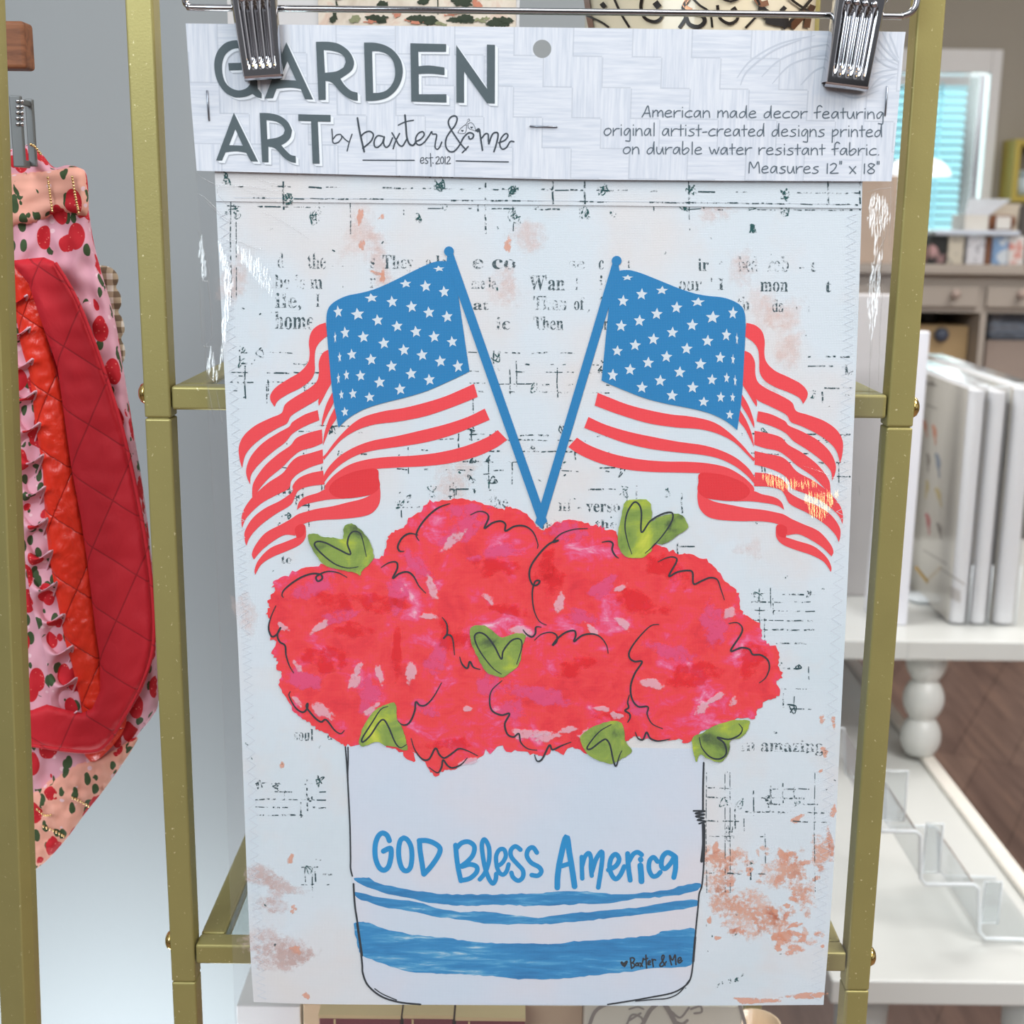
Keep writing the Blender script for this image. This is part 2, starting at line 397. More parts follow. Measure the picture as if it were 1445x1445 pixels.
def film_mat(name, haze, gl, rough, tint=(0.98, 0.985, 0.99, 1)):
    mt = bpy.data.materials.new(name); mt.use_nodes = True; t = mt.node_tree; t.nodes.clear()
    o = N(t, 'OutputMaterial'); tr = N(t, 'BsdfTransparent'); tr.inputs[0].default_value = tint
    g = N(t, 'BsdfGlossy'); g.inputs['Roughness'].default_value = rough; d = N(t, 'BsdfDiffuse'); d.inputs[0].default_value = (0.9, 0.9, 0.92, 1)
    lw = N(t, 'LayerWeight'); lw.inputs[0].default_value = 0.5
    fr = mth(t, 'MULTIPLY_ADD', mth(t, 'POWER', lw.outputs['Facing'], 4.0), 0.9, 0.045)
    m1 = N(t, 'MixShader'); m1.inputs[0].default_value = haze; t.links.new(tr.outputs[0], m1.inputs[1]); t.links.new(d.outputs[0], m1.inputs[2])
    m2 = N(t, 'MixShader'); t.links.new(mth(t, 'MINIMUM', mth(t, 'MULTIPLY', fr, gl), 0.95), m2.inputs[0])
    b = N(t, 'Bump'); b.inputs['Strength'].default_value = 0.3; b.inputs['Distance'].default_value = 0.0008
    t.links.new(noise(t, pos(t), 60, 2, 0.5), b.inputs['Height']); t.links.new(b.outputs[0], g.inputs['Normal'])
    t.links.new(m1.outputs[0], m2.inputs[1]); t.links.new(g.outputs[0], m2.inputs[2]); t.links.new(m2.outputs[0], o.inputs[0])
    return mt
M['film'] = film_mat('clear_film', 0.02, 0.8, 0.12)
M['crease'] = film_mat('clear_film_crease', 0.05, 2.2, 0.10)
M['acrylic'] = film_mat('clear_acrylic', 0.10, 1.6, 0.05, (0.93, 0.96, 0.97, 1))
M['acrylic_edge'] = simple('acrylic_polished_edge', srgb(238, 244, 247), 0.15, vary=0.02)
M['sleeve'] = film_mat('clear_card_sleeve', 0.06, 1.2, 0.12)
M['glass'] = film_mat('glass_shelf', 0.03, 1.0, 0.03, (0.86, 0.92, 0.9, 1))
# ------------------------------------------------------------------ the packaged garden flag
base = at(760, 1417, 0); flag = thing('packaged_garden_flag', (base.x, 0, base.z),
    'bagged white garden flag under a GARDEN ART card, crossed flags above red flowers', 'garden flag')
F1 = crop(300, 320, .35294); B1 = crop(360, 680, .2907); B2 = crop(720, 680, .2907)
P1 = crop(470, 1040, .2802); P2 = crop(740, 1040, .2802)
LE = [(300, 160), (303, 245), (312, 430), (322, 640), (331, 820), (338, 960), (347, 1200), (353, 1340), (358, 1414)]
BE = [(358, 1414), (450, 1417), (600, 1418), (800, 1419), (1000, 1419), (1162, 1418)]
RE = [(1162, 1418), (1175, 1250), (1185, 1050), (1197, 800), (1205, 600), (1212, 420), (1217, 258), (1220, 160)]
outl = sm(LE, n=5)[:-1] + sm(BE, n=5)[:-1] + sm(RE, n=5)
mb = MB()
mb.poly(outl, 0.0, 0); nb = len(mb.v)
mb.add([at(x, y, 0.0)+Vector((0, 0.0007, 0)) for x, y in outl], [tuple(range(len(outl)))], 0)
n_ = len(outl)
mb.f += [(i, nb+i, nb+(i+1) % n_, (i+1) % n_) for i in range(n_)]; mb.m += [0]*n_; mb.sm += [False]*n_
# worn stains in the printed background
R = random.Random(3)
def stain(cx, cy, rx, ry, mi, rot=0, k=1, spread=0, L=1):
    for q in range(k):
        mb.blob(cx+R.uniform(-spread, spread), cy+R.uniform(-spread, spread), rx*R.uniform(.7, 1.2), ry*R.uniform(.7, 1.2), lay(L), mi, rot+R.uniform(-.5, .5), R.random())
for a in ((508, 305, 7, 18), (539, 306, 6, 11), (717, 345, 7, 22), (530, 385, 14, 6), (511, 345, 6, 14), (540, 392, 7, 12), (465, 1025, 5, 9), (398, 1080, 6, 8), (410, 1212, 6, 12), (414, 1283, 7, 8), (432, 1405, 6, 9), (1176, 1018, 7, 12), (1160, 1016, 6, 12), (1163, 1060, 7, 9), (1125, 1155, 15, 9), (1172, 1190, 10, 28), (1176, 1145, 8, 12), (1140, 1405, 36, 8), (1065, 1412, 36, 8), (1098, 1338, 12, 8), (1110, 1322, 20, 14), (1120, 1340, 18, 11), (1161, 1335, 5, 5), (418, 1340, 14, 12), (1158, 1088, 5, 4), (524, 790, 5, 4)):
    stain(*a, 5)
for a in ((1105, 455, 32, 42), (1120, 500, 22, 50), (1075, 430, 26, 40), (1092, 560, 20, 30), (1055, 770, 22, 16), (360+40, 1345, 62, 28), (380, 1325, 48, 26), (420, 1352, 40, 24), (375, 1240, 46, 22), (400, 1252, 38, 14), (390, 1275, 30, 26), (1010, 1210, 40, 26), (1035, 1225, 45, 20), (1060, 1290, 62, 40), (1090, 1300, 56, 30), (1020, 1275, 40, 36), (1110, 1225, 42, 38), (1130, 1250, 30, 50), (1015, 1250, 30, 30), (1160, 1200, 24, 40), (1045, 385, 30, 40), (530, 370, 30, 60), (715, 400, 26, 60), (505, 330, 30, 50), (640, 680, 40, 60), (1010, 300, 30, 40), (750, 330, 40, 30), (330, 400, 24, 60), (345, 860, 22, 60)):
    stain(*a, 7 if a[1] < 900 else 6 if a[0] < 1000 else 4, k=2, spread=10)
for k in range(70):
    stain(R.uniform(995, 1165), R.choice((R.uniform(1195, 1260), R.uniform(1250, 1330))), R.uniform(5, 15), R.uniform(5, 13), R.choice((4, 5, 4)))
# broken music staves
def hdash(x0, x1, y, dens=.72, th=1.9):
    x = x0
    while x < x1:
        l = R.uniform(4, 26)
        if R.random() < dens: mb.stroke([(x, y+R.uniform(-.8, .8)+(x-x0)*.011), (min(x+l, x1), y+R.uniform(-.8, .8)+(min(x+l, x1)-x0)*.011)], th*R.uniform(.6, 1.2), lay(2), 1, False, caps=False)
        x += l+R.uniform(1, 7)
def vbar(x, y0, y1, th=2.0): mb.stroke([(x, y0), (x+R.uniform(-1, 1), (y0+y1)/2), (x+.5, y1)], th, lay(2), 1, False, caps=False)
def scrib(cx, cy, r, k=9, mi=3, th=1.6):
    p = (cx, cy)
    pts = [(cx+R.uniform(-r, r), cy+R.uniform(-r*1.3, r*1.3)) for _ in range(k)]
    mb.stroke(pts, th, lay(2), mi, True, 4, caps=False)
def staff(x0, x1, ys, dens=.7, nv=4, ns=3, gap=None):
    for y in ys: hdash(x0, x1, y, dens)
    for k in range(nv):
        x = R.uniform(x0, x1); y0 = R.choice(ys); vbar(x, y0-R.uniform(2, 10), y0+R.uniform(8, 40), R.uniform(1.2, 2.2))
    for k in range(ns): scrib(R.uniform(x0, x1), R.choice(ys)+R.uniform(-10, 10), R.uniform(4, 9), 8, R.choice((1, 3)))
staff(402, 470, (263, 278), .75, 1, 0); staff(490, 560, (263, 278, 293), .4, 1, 0); staff(560, 640, (249, 278, 294), .5, 1, 1)
staff(320, 460, (291,), .7, 0, 1); staff(655, 790, (263, 279, 294), .7, 2, 1); staff(755, 830, (249, 279), .6, 1, 1)
staff(825, 970, (265, 282), .6, 3, 1); staff(970, 1110, (264, 281, 295), .7, 2, 1); staff(1110, 1214, (264, 281, 296), .85, 1, 1)
for x, y0, y1 in ((685, 256, 330), (1213, 262, 297), (972, 256, 290), (1116, 256, 280), (1168, 258, 290), (400, 262, 296), (780, 258, 282), (825, 262, 282)): vbar(x, y0, y1, 2.4)
for x, y, r in ((445, 306, 9), (318, 252, 9), (333, 300, 8), (725, 304, 10), (1108, 277, 11), (1108, 292, 9), (1062, 289, 7), (975, 270, 6), (825, 300, 8), (590, 308, 6), (1062, 322, 6), (865, 303, 5), (620, 262, 4), (408, 284, 4), (965, 290, 7)): scrib(x, y, r, 12); scrib(x, y, r*.7, 9)
staff(325, 470, (497, 513, 525, 539, 551), .62, 5, 4); staff(332, 352, (505, 530), .5, 0, 3)
staff(660, 860, (497, 513, 524, 541, 552), .6, 5, 4); staff(1140, 1203, (503, 517, 547, 557), .6, 1, 2)
staff(395, 520, (600, 609, 640, 660), .35, 4, 3); staff(560, 860, (612, 619, 635, 650, 662), .55, 7, 8)
staff(600, 700, (668, 690), .4, 3, 4); staff(1060, 1200, (612, 620, 640, 652, 671), .5, 4, 4); staff(830, 900, (660, 690), .4, 2, 3)
staff(395, 470, (690, 712, 735), .3, 3, 3); staff(545, 650, (700, 715), .35, 2, 3); staff(880, 1010, (700, 735, 770), .3, 2, 3)
staff(1060, 1150, (838, 849, 862, 875, 888), .62, 4, 2); staff(1095, 1145, (908, 943, 972, 988, 1000), .55, 3, 3)
staff(360, 460, (1105, 1117, 1128, 1139, 1150), .6, 3, 5); staff(425, 470, (1213, 1224, 1234, 1248), .5, 3, 1)
staff(996, 1170, (1112, 1125, 1134, 1145, 1158), .62, 6, 4); staff(1000, 1080, (1180, 1232), .4, 2, 2)
for k in range(5): scrib(1012+k*9, 1390-k*3, 3, 6)
for x in (1030, 1023, 1150, 997): vbar(x, 1090, 1260, 1.0)
vbar(326, 255, 420, 1.6); vbar(333, 300, 420, 1.2)
for k in range(150):   # fly-specks
    x, y = R.uniform(340, 1190), R.uniform(300, 1400); mb.stroke([(x, y), (x+R.uniform(-3, 3), y+R.uniform(-3, 3))], R.uniform(1, 2.6), lay(2), R.choice((1, 3)), False)
# worn book type
def serif(s):
    o = ''
    for ch in s:
        if 'a' <= ch <= 'z': o += chr(0x1D41A+ord(ch)-97)
        elif 'A' <= ch <= 'Z': o += chr(0x1D400+ord(ch)-65)
        else: o += ch
    return o
def type_mesh(body):
    c = bpy.data.curves.new('type', 'FONT'); c.body = body; c.resolution_u = 4
    o = bpy.data.objects.new('type', c); C.objects.link(o); dg = bpy.context.evaluated_depsgraph_get()
    me = bpy.data.meshes.new_from_object(o.evaluated_get(dg))
    vs = [(v.co.x, v.co.y) for v in me.vertices]; fs = [tuple(p.vertices) for p in me.polygons]
    bpy.data.objects.remove(o); bpy.data.curves.remove(c); bpy.data.meshes.remove(me); return vs, fs
def worn(body, x0, x1, yb, cap, mi=2, squeeze=None):
    vs, fs = type_mesh(serif(body))
    if not vs: return
    xa = min(v[0] for v in vs); xb = max(v[0] for v in vs); sy = cap/0.70; sx = (x1-x0)/max(1e-6, xb-xa)
    mb.add([at(x0+(x-xa)*sx, yb-y*sy+(x-xa)*sx*.011, lay(2)) for x, y in vs], fs, mi)
for body, x0, x1, yb, cap in (('the', 434, 460, 379, 23), ('d', 392, 400, 378, 22), ('. . .', 468, 500, 376, 8), ('s', 523, 529, 378, 20), ('They . e le', 540, 630, 379, 20), ('e co', 667, 728, 379, 20), ('be is m', 388, 455, 407, 20), ('r', 522, 530, 406, 20),
        ('me le', 665, 700, 407, 16), ('ile,', 388, 425, 434, 21), ('I', 446, 451, 433, 19), ('home.', 388, 447, 464, 25), ("W'an", 747, 797, 409, 21), ('I', 812, 816, 409, 19), ('ic', 846, 860, 409, 21),
        ('Than', 753, 800, 437, 20), ('of', 810, 825, 437, 18), ('Then', 753, 795, 465, 19), ('or', 845, 858, 465, 18), ('ic', 700, 720, 465, 18), ('at', 668, 690, 437, 14), ('c', 845, 852, 380, 19), ('se', 803, 826, 379, 16), ('t', 886, 889, 378, 12),
        ('ir', 985, 1000, 382, 18), ('bed', 1042, 1069, 383, 22), ('rob', 1083, 1113, 383, 22), ('- t', 1128, 1152, 383, 16), ('our', 958, 990, 410, 20), ("' I", 1003, 1022, 409, 17), ('mon', 1073, 1112, 411, 20), ('t', 1165, 1173, 412, 18), ('th', 1040, 1058, 438, 20), ("da", 1090, 1106, 440, 18), ('t', 1140, 1144, 440, 10),
        ('the', 690, 717, 716, 17), ('the', 765, 785, 748, 12), ('ni', 788, 806, 721, 18), ('- verso', 815, 875, 722, 17), ('the', 840, 870, 745, 12), ('er', 620, 650, 716, 10), ('soul', 415, 442, 1045, 17), ('d', 462, 469, 1044, 12), ('in amazing,', 1046, 1166, 1060, 18), ('to', 397, 412, 795, 12), ('ing', 380, 420, 700, 12)):
    worn(body, x0, x1, yb, cap)
fab = obj('fabric_panel', mb, [M['cloth'], M['ink'], M['text_ink'], M['green_ink'], M['peach'], M['orange'], M['mauve'], M['faint']], flag)
# sleeve hem and overlock stitching
mb = MB()
hem = [(301, 200), (303, 245), (305, 284), (760, 289), (1216, 294), (1217, 250), (1219, 200)]
mb.poly(hem, -0.0006, 0); k = len(mb.v)
mb.add([at(305, 284, -.0006), at(760, 289, -.0006), at(1216, 294, -.0006), at(305, 284.6, 0), at(760, 289.6, 0), at(1216, 294.6, 0)], [(0, 3, 4, 1), (1, 4, 5, 2)], 0)
R = random.Random(11)
hemo = obj('sleeve_hem', mb, [M['cloth']], fab)
mb = MB(); 
for y in (263, 279): hdash(330, 1214, y, .62); 
for y in (249,): hdash(560, 1214, y, .4)
for x, y in ((318, 252), (1108, 276), (975, 270), (620, 262), (408, 280), (725, 268), (850, 268)): scrib(x, y, 8, 12); scrib(x, y, 6, 9)
for x in (685, 1213, 972, 1168, 400, 780, 825): vbar(x, 256, 288, 2.4)
mb.v = [(x, y-.00062, z) for x, y, z in mb.v]
obj('worn_staff_print', mb, [M['cloth'], M['ink'], M['text_ink'], M['green_ink']], fab)
mb = MB()
def zig(edge, inset, amp, step):
    P = sm(edge, n=30); pts = []; acc = 0; k = 0
    for i in range(1, len(P)):
        a, b = Vector(P[i-1]), Vector(P[i]); acc += (b-a).length
        if acc >= step:
            acc = 0; k += 1; pts.append((b.x+inset+(amp if k % 2 else -amp), b.y))
    mb.stroke(pts, 1.3, lay(3), 0, False, caps=False)
zig([(303, 296), *LE[2:]], 12, 6, 4.2); zig(RE[:-2]+[(1215, 300)], -13, 7, 4.2)
mb.stroke(sm([(330, 279), (760, 283), (1200, 288)], n=8), 1.0, -0.00075, 0, False)
obj('overlock_stitching', mb, M['thread'], fab)

# --- the two printed flags: traced left one, the right one follows the same outlines mirrored
poles = [[(940, 100), (962, 106), (1338, 1178), (1310, 1204), (935, 140)]]
canton = [(955, 140), (905, 137), (860, 150), (800, 178), (740, 208), (690, 232), (640, 252), (590, 265), (540, 275), (500, 292), (470, 315), (457, 345), (455, 390), (459, 450), (466, 530), (474, 620), (484, 700), (495, 760), (503, 803),
          (540, 768), (590, 737), (640, 717), (700, 700), (780, 680), (860, 655), (940, 620), (1000, 592), (1027, 578), (1018, 520), (1005, 430), (992, 340), (980, 260), (972, 215), (968, 180)]
stars = [(905, 168, 21, 11), (772, 228, 22, 16), (852, 238), (926, 260, 20, 22), (635, 285, 25, 17), (718, 300), (796, 320), (865, 343), (938, 360), (502, 340, 17, 23), (580, 350, 25, 23), (660, 374), (738, 398, 21, 21), (813, 420), (886, 440), (958, 460, 20, 21), (490, 443, 5, 23), (530, 424, 17, 23), (603, 441), (685, 466), (765, 493), (838, 513), (911, 538), (981, 558, 20, 24), (508, 522, 7, 20), (557, 511, 18, 21), (634, 531), (716, 558), (794, 588), (867, 612), (503, 607, 6, 22), (535, 593, 11, 20), (592, 596, 18, 21), (668, 622), (750, 650), (515, 672, 9, 18), (561, 668, 15, 20), (628, 682, 19, 19), (529, 740, 14, 18)]
stripes = [
 [(1045, 628), (1000, 648), (930, 678), (850, 703), (760, 725), (680, 738), (600, 762), (545, 800), (490, 858), (455, 905), (440, 920), (445, 932), (480, 890), (520, 848), (580, 812), (650, 790), (740, 779), (840, 760), (920, 735), (1000, 705), (1060, 680)],
 [(1088, 727), (1020, 760), (930, 790), (830, 815), (730, 838), (640, 855), (570, 880), (510, 915), (465, 960), (443, 1000), (446, 1022), (475, 985), (520, 945), (580, 912), (650, 893), (740, 880), (850, 862), (950, 835), (1040, 800), (1108, 772)],
 [(1140, 813), (1090, 845), (1000, 880), (900, 903), (800, 915), (700, 920), (620, 930), (550, 950), (495, 985), (460, 1020), (448, 1045), (462, 1078), (480, 1030), (520, 998), (580, 976), (655, 968), (750, 962), (850, 957), (950, 945), (1050, 920), (1130, 885), (1178, 852)],
 [(668, 1035), (671, 1070), (665, 1110), (640, 1142), (600, 1158), (520, 1168), (440, 1172), (380, 1182), (345, 1202), (330, 1235), (290, 1232), (250, 1252), (200, 1290), (165, 1330), (157, 1310), (170, 1275), (210, 1225), (270, 1192), (310, 1170), (340, 1150), (370, 1140), (420, 1127), (480, 1117), (540, 1102), (600, 1087), (640, 1066)],
 [(455, 1050), (420, 1064), (370, 1080), (345, 1102), (337, 1132), (365, 1112), (420, 1098), (470, 1090), (530, 1087), (500, 1070)],
 [(452, 383), (420, 395), (395, 420), (385, 460), (388, 510), (380, 545), (350, 580), (300, 610), (255, 640), (232, 670), (232, 695), (248, 720), (262, 695), (300, 670), (350, 645), (390, 615), (408, 580), (408, 530), (412, 490), (430, 460), (459, 436)],
 [(466, 490), (440, 505), (425, 540), (425, 585), (415, 620), (380, 650), (330, 680), (290, 710), (275, 745), (230, 765), (170, 795), (125, 835), (105, 880), (108, 930), (118, 965), (130, 915), (160, 875), (210, 835), (260, 805), (297, 786), (315, 755), (370, 720), (420, 690), (447, 655), (465, 615), (473, 580)],
 [(420, 733), (370, 750), (320, 780), (305, 800), (260, 825), (200, 865), (155, 915), (135, 965), (137, 1000), (150, 1030), (155, 990), (190, 945), (240, 900), (290, 862), (320, 827), (370, 797), (427, 773)],
 [(437, 810), (380, 825), (335, 845), (310, 875), (260, 910), (205, 960), (165, 1020), (158, 1060), (160, 1095), (175, 1065), (220, 1010), (280, 960), (312, 927), (350, 897), (400, 882), (440, 865)],
 [(440, 890), (390, 905), (340, 920), (310, 945), (280, 985), (220, 1025), (160, 1080), (125, 1130), (115, 1170), (118, 1205), (135, 1165), (190, 1110), (250, 1075), (303, 1048), (315, 1015), (342, 987), (390, 962), (442, 945)],
 [(442, 975), (390, 985), (345, 1005), (320, 1035), (318, 1060), (270, 1095), (210, 1125), (160, 1165), (130, 1215), (128, 1250), (135, 1275), (150, 1240), (190, 1195), (250, 1150), (312, 1112), (330, 1077), (347, 1052), (390, 1037), (448, 1030)],
 [(372, 1200), (372, 1240), (350, 1270), (300, 1295), (240, 1320), (195, 1350), (170, 1392), (168, 1370), (185, 1330), (230, 1285), (290, 1260), (335, 1242), (330, 1200), (350, 1190)],
 [(470, 588), (450, 635), (424, 690), (425, 716), (440, 690), (458, 655), (475, 622)],
 [(479, 662), (455, 710), (438, 770), (437, 800), (462, 745), (484, 700)],
 [(489, 722), (465, 770), (447, 825), (441, 875), (470, 805), (496, 762)]]
curls = [[(655, 968), (664, 1005), (668, 1040), (640, 1068), (590, 1080), (530, 1086), (485, 1076), (465, 1050), (482, 1020), (520, 997), (580, 975)], [(335, 1240), (330, 1205), (350, 1190), (370, 1195), (366, 1228), (350, 1242)]]
PAIRS = [((633, 354.6), (869.9, 365.9)), ((764, 742), (764, 742)), ((630, 367), (876, 378)), ((461, 442), (1050.6, 447)), ((477.5, 603), (1040, 604)), ((662, 524), (848.7, 539)), ((715.8, 620.7), (800.7, 634)), ((668.8, 541.6), (844, 554.7)), ((536.5, 697.6), (985.3, 701.2)), ((359.3, 811.3), (1173.4, 809.9)), ((341.6, 660.6), (1184.7, 651.8)), ((387.5, 574), (1134.6, 568.8)), ((459.5, 455.2), (1052.4, 457)), ((341.6, 745.3), (1189, 741.8)), ((356.5, 789.4), (1174.8, 785.2)), ((531.2, 661.6), (988, 667.6)), ((347.6, 770), (1183, 765.4)), ((353, 683.5), (1176, 674.7))]
def feats(p): x, y = (p[0]-560)/200, (p[1]-580)/200; return [1, x, y, x*x, x*y, y*y]
A_ = np.array([feats(a) for a, b in PAIRS]); SOL = np.linalg.lstsq(A_, np.array([b for a, b in PAIRS], float), rcond=None)[0]
def mirror(pts): return [tuple(map(float, np.array(feats(p)) @ SOL)) for p in pts]
def star(cx, cy, rx=21, ry=22, rot=0.0):
    return [(cx+rx*(1 if k % 2 == 0 else .45)*math.sin(rot+math.pi*k/5), cy-ry*(1 if k % 2 == 0 else .45)*math.cos(rot+math.pi*k/5)) for k in range(10)]
def printed_flag(tf, label, up=0.0):
    lay = lambda n: -LAY*(n+up)
    b = MB()
    for s_ in stripes: b.poly(tf(smc(F1(s_), 5, 50)), lay(3), 1)
    for s_ in curls: b.poly(tf(sm(F1(s_), True, 4)), lay(4), 2)
    b.poly(tf(smc(F1(canton), 4, 45)), lay(5), 0)
    b.poly(tf(F1(poles[0])), lay(6), 0)
    kx, ky = F1([(945, 98)])[0]
    b.poly(tf([(kx+6.9*math.cos(a), ky+6.9*math.sin(a)) for a in np.linspace(0, 2*math.pi, 24, endpoint=False)]), lay(7), 0)
    for s_ in stars: b.poly(tf(F1(star(s_[0], s_[1], 1.13*(s_[2] if len(s_) > 2 else 21), 1.13*(s_[3] if len(s_) > 3 else 22), rot=-.12))), lay(6), 3)
    o = obj('flag_print', b, [M['blue'], M['stripe'], M['curl'], M['star']], flag, label=label); return o
printed_flag(lambda p: p, 'printed stars and stripes flag waving to the left'); printed_flag(mirror, 'printed stars and stripes flag waving to the right', .4)

# --- pot
potl = P1([(62, 30), (70, 150), (78, 300), (85, 450), (88, 600), (95, 700), (105, 790), (112, 860), (125, 950), (140, 1080), (148, 1150), (150, 1190), (175, 1250), (240, 1305), (330, 1335), (440, 1349)])
potr = P2([(420, 1349), (540, 1328), (640, 1310), (740, 1290), (800, 1260), (835, 1220), (850, 1130), (857, 1050), (865, 950), (875, 850), (880, 790), (895, 740), (903, 600), (905, 450), (900, 370), (903, 60)])
b = MB(); b.poly(potl+[(650, 1417.5), (780, 1418)]+potr, lay(3), 0)
band1 = P1([(103, 712), (140, 706), (180, 710), (230, 735), (330, 760), (450, 780), (600, 793), (750, 793), (900, 790), (1035, 786)])+P2([(130, 782), (250, 778), (350, 782), (480, 793), (600, 785), (720, 770), (800, 747), (860, 738), (892, 742), (885, 762), (860, 775), (780, 795), (700, 805), (560, 815), (450, 835), (300, 840), (150, 848), (0, 850)])+P1([(900, 845), (750, 848), (600, 848), (480, 835), (380, 810), (280, 790), (190, 765), (140, 740)])
band2 = P1([(112, 778), (200, 800), (300, 815), (420, 830), (520, 860), (640, 880), (780, 880), (900, 895), (1035, 910)])+P2([(100, 905), (200, 890), (330, 880), (450, 868), (560, 860), (650, 845), (760, 825), (868, 823), (868, 850), (800, 865), (680, 880), (560, 895), (400, 915), (250, 930), (130, 940), (0, 942)])+P1([(880, 945), (760, 938), (620, 918), (500, 900), (380, 875), (280, 862), (200, 838), (120, 812)])
band3 = P1([(105, 940), (140, 932), (180, 935), (250, 965), (350, 985), (430, 1000), (560, 1010), (700, 1030), (850, 1040), (1035, 1040)])+P2([(120, 1045), (250, 1030), (400, 1020), (540, 1010), (660, 995), (700, 975), (780, 972), (855, 965), (857, 1050), (840, 1150), (740, 1160), (620, 1170), (500, 1185), (350, 1200), (200, 1215), (0, 1220)])+P1([(900, 1215), (780, 1203), (640, 1195), (500, 1190), (380, 1180), (290, 1155), (220, 1130), (150, 1100), (128, 1070), (118, 1020)])
def rough(pts, step, amp, rnd, spike=0.0):
    o = []
    for i in range(len(pts)):
        a, c = Vector(pts[i]), Vector(pts[(i+1) % len(pts)]); d = c-a; L = d.length
        if L < 1e-6: continue
        n = max(1, int(L/step)); q = Vector((-d.y, d.x))/L
        for k in range(n):
            p = a+d*(k/n); s_ = rnd.uniform(-amp, amp)
            if spike and rnd.random() < spike: s_ += rnd.choice((-1, 1))*amp*1.6
            p = p+q*s_; o.append((p.x, p.y))
    return o
R = random.Random(5)
for bd in (band1, band2, band3): b.poly(rough(sm(bd, True, 3), 6, .9, R), lay(4), 1)
for st, wd in ((P1([(62, 50), (70, 150), (78, 300), (85, 450), (88, 600), (88, 660), (97, 700)]), 2.2), (P1([(75, 52), (76, 120), (74, 200), (80, 330)]), 2.0), (P1([(103, 740), (110, 850), (125, 950), (140, 1080), (147, 1150), (150, 1190), (175, 1250), (240, 1305), (330, 1335), (440, 1347)]), 2.6),
               (P1([(210, 1268), (250, 1295), (320, 1325)]), 1.6), (P1([(122, 940), (138, 1050), (145, 1100)]), 3.4), (P2([(903, 130), (900, 250), (899, 370)]), 2.6), (P2([(852, 372), (910, 373), (860, 385), (908, 390), (862, 400), (905, 408), (870, 418), (912, 425), (880, 436)]), 2.4),
               (P2([(901, 440), (902, 540), (893, 625)]), 4.4), (P2([(907, 445), (905, 600), (895, 740), (880, 790), (875, 850), (865, 950), (857, 1050), (850, 1130), (835, 1220), (800, 1260), (740, 1290), (640, 1310), (540, 1328), (420, 1347)]), 2.2), (P2([(830, 1225), (780, 1288), (720, 1316), (650, 1322), (560, 1330)]), 1.7), (P2([(860, 1010), (850, 1130)]), 3.2)):
    b.stroke(st, wd, lay(5), 2)
pot = obj('flower_pot_print', b, [M['pot'], M['band'], M['line']], flag)
# signature
S8 = crop(860, 1330, 120/1445)
b = MB(); b.poly(S8([(185, 350), (190, 325), (215, 318), (245, 345), (270, 315), (305, 305), (315, 330), (290, 385), (260, 425), (215, 395)]), lay(5), 0)
for st in ([(355, 265), (365, 360), (375, 440)], [(355, 265), (400, 260), (425, 290), (400, 335), (370, 345), (415, 360), (425, 400), (380, 440)], [(490, 350), (455, 355), (450, 390), (480, 390), (492, 350), (500, 395)], [(520, 345), (560, 405)], [(575, 270), (560, 340), (525, 410)], [(620, 215), (625, 330), (632, 435)], [(580, 290), (650, 270)], [(655, 355), (690, 340), (690, 310), (660, 325), (660, 375), (695, 375)], [(725, 285), (735, 350), (745, 410)], [(730, 320), (755, 290), (785, 300)], [(945, 385), (900, 310), (890, 250), (910, 215), (930, 240), (905, 310), (860, 370), (865, 405), (910, 395), (965, 325)], [(1055, 380), (1030, 290), (1025, 215), (1070, 300), (1115, 210), (1125, 300), (1130, 375)], [(1165, 320), (1215, 290), (1205, 255), (1170, 275), (1165, 330), (1195, 345), (1235, 310)]):
    b.stroke(S8(st), 2.2, lay(5), 0)
obj('signature_print', b, M['line'], pot)
